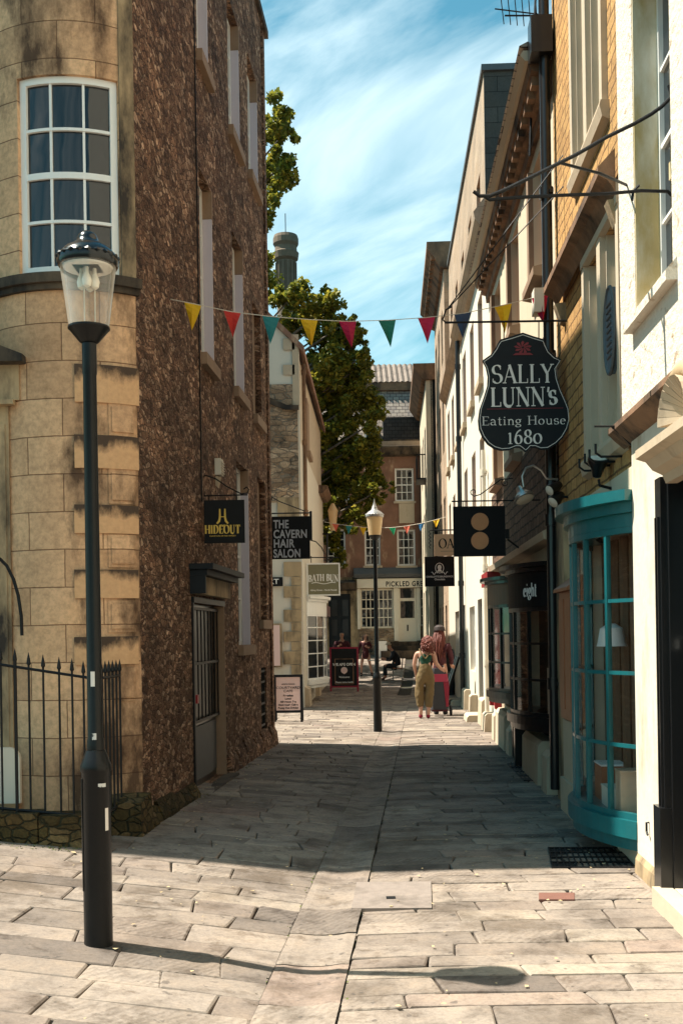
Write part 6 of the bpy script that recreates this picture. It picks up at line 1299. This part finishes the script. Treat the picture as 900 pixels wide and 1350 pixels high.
# companion with long dark red hair
cpx = at(579, 870, 22.6); cp = thing('person', 'tall person with dark cap, long auburn hair and dark red coat beside the trolley', 'person', (cpx.x, 22.6, 0), 'people in the street', rz=R(158))
k_ = 1.12
body = [[(0, 0, 1.0, .13), (0, 0, 1.2, .12), (0, 0, 1.42, .13), (0, .0, 1.55, .06), (0, -.02, 1.62, .05), (0, -.03, 1.72, .095), (0, -.03, 1.80, .085)], [(0, 0, 1.0, .13), (-.09, 0, .9, .1), (-.1, 0, .5, .07), (-.1, 0, .1, .045), (-.1, -.12, .03, .03)], [(0, 0, 1.0, .13), (.09, 0, .9, .1), (.1, 0, .5, .07), (.1, 0, .1, .045), (.1, -.12, .03, .03)], [(0, 0, 1.42, .13), (-.19, 0, 1.46, .06), (-.25, -.04, 1.2, .05), (-.2, -.2, 1.05, .035)], [(0, 0, 1.42, .13), (.19, 0, 1.46, .06), (.24, .0, 1.18, .05), (.22, -.1, .95, .035)]]
skin('body', body+hand(-.2, -.2, 1.05, -.2, -.6, -.3)+hand(.22, -.1, .95, .1, -.3, -.8), M['skin2'], cp)
skin('coat', [[(0, 0, .72, .17), (0, 0, 1.0, .16), (0, 0, 1.25, .145), (0, 0, 1.44, .155), (0, 0, 1.54, .08)], [(0, 0, 1.44, .155), (-.19, 0, 1.47, .075), (-.25, -.04, 1.2, .062), (-.21, -.17, 1.08, .05)], [(0, 0, 1.44, .155), (.19, 0, 1.47, .075), (.24, 0, 1.18, .062), (.22, -.08, 1.0, .05)]], M['maroncloth'], cp)
skin('trousers', [[(0, 0, .92, .15), (-.09, 0, .8, .11), (-.1, 0, .5, .085), (-.1, 0, .12, .06)], [(0, 0, .92, .15), (.09, 0, .8, .11), (.1, 0, .5, .085), (.1, 0, .12, .06)]], M['blackcloth'], cp)
strands(cp, (0, -.02, 1.73), .095, .62, 70, M['hair_dark' if False else 'hair_red'], 1, back=.10)
local(cp, MB().lathe((0, -.02, 1.79), [(.125, 0), (.125, .02), (.11, .08), (.05, .12), (.005, .125)], 16).box((-.08, -.22, 1.785), (.08, -.1, 1.80)), 'cap', M['hair_dark'])
for s_ in (-.1, .1): skin('shoe', [[(s_, .03, .05, .05), (s_, -.08, .04, .048), (s_, -.16, .03, .035)]], M['blackcloth'], cp)
# shopping trolley
tp = gnd(579, 944); tr_ = thing('shopping_trolley', 'black and crimson wheeled shopping bag trolley beside the woman', 'trolley', (tp.x, tp.y, 0))
def bagm(z0, z1, w0, w1, d0, d1, n=.0):
    mb = MB(); mb.hexa([(-w0+.03, -d0, z0), (w0-.03, -d0, z0), (w0, -d0+.03, z0), (w0, d0, z0), (-w0, d0, z0), (-w0, -d0+.03, z0)], [(-w1+.03, -d1, z1), (w1-.03, -d1, z1), (w1, -d1+.03, z1), (w1, d1, z1), (-w1, d1, z1), (-w1, -d1+.03, z1)]); return mb
local(tr_, bagm(.14, .72, .17, .18, .13, .15), 'bag', M['greycloth'], False); local(tr_, bagm(.721, .88, .19, .17, .16, .13), 'bag_flap', M['crimson'], False); local(tr_, bagm(.881, 1.0, .15, .12, .11, .08), 'bag_top', M['blackcloth'], False)
mb = MB(); mb.hexa([(.13, -.15, .2), (.185, -.14, .2), (.19, .05, .2), (.13, .05, .2)], [(.08, -.16, .715), (.2, -.16, .715), (.205, .05, .715), (.08, .05, .715)]); local(tr_, mb, 'side_pocket', M['crimson'], False)
mb = MB(); mb.hexa([(-.16, -.14, .1), (.16, -.14, .1), (.16, .12, .1), (-.16, .12, .1)], [(-.17, -.14, .139), (.17, -.14, .139), (.17, .12, .139), (-.17, .12, .139)]); local(tr_, mb, 'base', M['maroncloth'], False)
mb = MB(); mb.tube([Vector((-.12, .14, .1)), Vector((-.12, .17, 1.05)), Vector((.12, .17, 1.05)), Vector((.12, .14, .1))], .012, 6); mb.tube([Vector((-.26, .08, .1)), Vector((.26, .08, .1))], .010, 6); local(tr_, mb, 'frame', M['steel'])
for s_ in (-.25, .25):
    ax = Matrix.Rotation(R(90), 3, 'Y'); w = local(tr_, MB().lathe((s_, .08, .105), [(.06, -.02), (.10, -.022), (.108, -.012), (.108, .012), (.10, .022), (.06, .02)], 18, ax), 'wheel', M['rubber']); mb = MB().lathe((s_, .08, .105), [(.055, -.01), (.055, .01)], 12, ax); h_ = local(tr_, mb, 'hub', M['steel'])
    h_.parent = w
# girl in maroon dress
Yg = 39.5; gx = at(482, 893, Yg).x; gz = g(0, Yg); gp = thing('person', 'woman in short maroon dress and black boots walking towards the camera', 'person', (gx, Yg, gz), 'people in the street')
body = [[(0, 0, .88, .11), (0, 0, 1.05, .09), (0, 0, 1.22, .105), (0, 0, 1.34, .05), (0, 0, 1.40, .045), (0, -.01, 1.48, .085), (0, -.01, 1.56, .075)], [(0, 0, .88, .11), (-.09, 0, .8, .08), (-.15, -.02, .42, .05), (-.17, .04, .08, .035), (-.18, -.08, .03, .03)], [(0, 0, .88, .11), (.09, 0, .8, .08), (.17, -.05, .42, .05), (.24, .05, .08, .035), (.25, -.07, .03, .03)], [(0, 0, 1.22, .105), (-.16, 0, 1.26, .05), (-.24, .02, 1.0, .038), (-.27, -.02, .78, .028)], [(0, 0, 1.22, .105), (.16, 0, 1.26, .05), (.22, .02, 1.05, .038), (.08, -.16, 1.08, .028)]]
skin('body', body+hand(-.27, -.02, .78, 0, 0, -1)+hand(.08, -.16, 1.08, -.6, -.2, .5), M['skin1'], gp)
skin('dress', [[(0, 0, .62, .16), (0, 0, .85, .15), (0, 0, 1.05, .105), (0, 0, 1.22, .125), (0, 0, 1.32, .07)], [(0, 0, 1.22, .125), (-.16, 0, 1.26, .065), (-.24, .02, 1.0, .055), (-.265, -.01, .84, .05)], [(0, 0, 1.22, .125), (.16, 0, 1.26, .065), (.22, .02, 1.05, .055), (.11, -.13, 1.07, .045)]], M['maroncloth'], gp)
skin('hair', [[(0, .03, 1.57, .09), (0, .05, 1.47, .09), (0, .05, 1.34, .06)], [(0, .03, 1.57, .09), (-.08, .0, 1.46, .035), (-.09, -.01, 1.3, .03)], [(0, .03, 1.57, .09), (.08, .0, 1.46, .035), (.09, -.01, 1.3, .03)]], M['hair_dark'], gp)
for a_, b_ in (((-.165, .04, .16), (-.18, -.09, .03)), ((.225, .04, .16), (.25, -.08, .03))): skin('boot', [[(*a_, .05), (a_[0], a_[1], .05, .048), (*b_, .04)]], M['blackcloth'], gp)
# seated man with cap
Ym = 38; mx_ = at(520, 893, Ym).x; mz = g(0, Ym); sp_ = thing('person', 'seated man in black jacket and pale cap, side on', 'person', (mx_, Ym, mz), 'people in the street', rz=0)
body = [[(.1, 0, .50, .13), (.08, 0, .72, .12), (.0, 0, .95, .13), (-.06, 0, 1.05, .06), (-.12, 0, 1.10, .05), (-.19, 0, 1.18, .09), (-.20, 0, 1.26, .08)], [(.1, 0, .50, .13), (-.02, -.1, .50, .09), (-.35, -.12, .50, .065), (-.36, -.12, .10, .04), (-.48, -.12, .04, .03)], [(.1, 0, .50, .13), (-.02, .1, .50, .09), (-.35, .12, .50, .065), (-.30, .12, .10, .04), (-.42, .12, .04, .03)], [(.0, 0, .95, .13), (-.02, -.18, .96, .06), (-.12, -.22, .72, .045), (-.36, -.12, .72, .035)], [(.0, 0, .95, .13), (-.02, .18, .96, .06), (-.12, .22, .72, .045), (-.36, .10, .76, .035)]]
skin('body', body+hand(-.36, -.12, .72, -1, 0, .3)+hand(-.36, .10, .76, -1, 0, .3), M['skin2'], sp_)
skin('jacket', [[(.1, 0, .48, .17), (.09, 0, .70, .165), (.0, 0, .94, .165), (-.06, 0, 1.03, .09)], [(.0, 0, .94, .165), (-.02, -.18, .96, .08), (-.12, -.22, .72, .065), (-.32, -.14, .72, .05)], [(.0, 0, .94, .165), (-.02, .18, .96, .08), (-.12, .22, .72, .065), (-.32, .12, .76, .05)]], M['blackcloth'], sp_)
skin('trousers', [[(.1, 0, .49, .14), (-.02, -.1, .50, .105), (-.35, -.12, .50, .08), (-.36, -.12, .14, .06)], [(.1, 0, .49, .14), (-.02, .1, .50, .105), (-.35, .12, .50, .08), (-.30, .12, .14, .06)]], M['signslate'], sp_)
local(sp_, MB().lathe((-.20, 0, 1.25), [(.10, 0), (.10, .03), (.07, .09), (.01, .10)], 14).box((-.36, -.07, 1.25), (-.26, .07, 1.262)), 'cap', M['stone'])
for s_ in (-.12, .12): skin('shoe', [[(-.33 if s_ > 0 else -.36, s_, .06, .05), (-.45, s_, .04, .04)]], M['blackcloth'], sp_)
def stool(x, y, z, label):
    o = thing('cafe_chair', label, 'chair', (x, y, z)); mb = MB()
    mb.box((x-.18, y-.18, z+.40), (x+.18, y+.18, z+.43)); mb.build('seat', M['brownp'], o)
    for dx in (-.16, .16):
        for dy in (-.16, .16): MB().tube([(x+dx, y+dy, z), (x+dx*.9, y+dy*.9, z+.40)], .014, 6).build('leg', M['steel'], o)
    mb = MB(); mb.tube([(x+.17, y-.16, z+.43), (x+.20, y-.16, z+.80), (x+.20, y+.16, z+.80), (x+.17, y+.16, z+.43)], .012, 6); mb.build('backrest', M['iron'], o)
stool(mx_+.1, Ym, mz, 'chair under the seated man in the black jacket')
tx_ = mx_-.62; tb_ = thing('cafe_table', 'small round café table in front of the seated man', 'table', (tx_, Ym+.1, mz)); MB().lathe((tx_, Ym+.1, mz+.70), [(.3, 0), (.3, .025)], 20).build('tabletop', M['steel'], tb_); MB().tube([(tx_, Ym+.1, mz), (tx_, Ym+.1, mz+.7)], .025, 8).build('pedestal', M['iron'], tb_); MB().lathe((tx_, Ym+.1, mz), [(.2, 0), (.18, .03), (.03, .05)], 16).build('foot', M['iron'], tb_)
# dark person by the green door
Yd = 40; dx_ = at(451, 880, Yd).x; dz_ = g(0, Yd); dp = thing('person', 'person in dark jacket sitting behind the red framed pavement sign', 'person', (dx_, Yd, dz_), 'people in the street')
body = [[(0, 0, .68, .14), (0, 0, .95, .13), (0, 0, 1.2, .14), (0, -.02, 1.36, .06), (0, -.04, 1.42, .05), (0, -.05, 1.52, .095), (0, -.04, 1.60, .085)], [(0, 0, .68, .14), (-.12, -.1, .66, .09), (-.15, -.42, .66, .07), (-.15, -.42, .12, .045), (-.15, -.52, .03, .035)], [(0, 0, .68, .14), (.12, -.1, .66, .09), (.15, -.42, .66, .07), (.15, -.42, .12, .045), (.15, -.52, .03, .035)], [(0, 0, 1.2, .14), (-.21, 0, 1.22, .065), (-.30, -.1, 1.0, .05), (-.10, -.25, 1.12, .035)], [(0, 0, 1.2, .14), (.21, 0, 1.22, .065), (.32, -.08, .98, .05), (.16, -.28, 1.0, .035)]]
skin('body', body+hand(-.10, -.25, 1.12, .5, -.3, .3)+hand(.16, -.28, 1.0, -.5, -.3, 0), M['skin2'], dp)
skin('jacket', [[(0, 0, .66, .17), (0, 0, .95, .165), (0, 0, 1.2, .175), (0, -.01, 1.34, .09)], [(0, 0, 1.2, .175), (-.21, 0, 1.22, .085), (-.30, -.1, 1.0, .07), (-.14, -.22, 1.1, .05)], [(0, 0, 1.2, .175), (.21, 0, 1.22, .085), (.32, -.08, .98, .07), (.19, -.25, 1.0, .05)]], M['maroncloth'], dp)
skin('trousers', [[(0, 0, .67, .15), (-.12, -.1, .66, .1), (-.15, -.42, .66, .085), (-.15, -.42, .14, .06)], [(0, 0, .67, .15), (.12, -.1, .66, .1), (.15, -.42, .66, .085), (.15, -.42, .14, .06)]], M['blackcloth'], dp)
skin('hair', [[(0, 0, 1.62, .095), (0, .03, 1.54, .09)]], M['hair_dark'], dp)
hs_ = thing('bar_stool', 'tall stool under the person in the dark jacket', 'stool', (dx_, Yd, dz_)); MB().lathe((dx_, Yd, dz_+.50), [(.17, 0), (.18, .03), (.16, .04)], 14).build('seat', M['brownp'], hs_)
for k in range(4): a_ = R(45+90*k); MB().tube([(dx_+.2*math.cos(a_), Yd+.2*math.sin(a_), dz_), (dx_+.13*math.cos(a_), Yd+.13*math.sin(a_), dz_+.5)], .015, 6).build('leg', M['iron'], hs_)
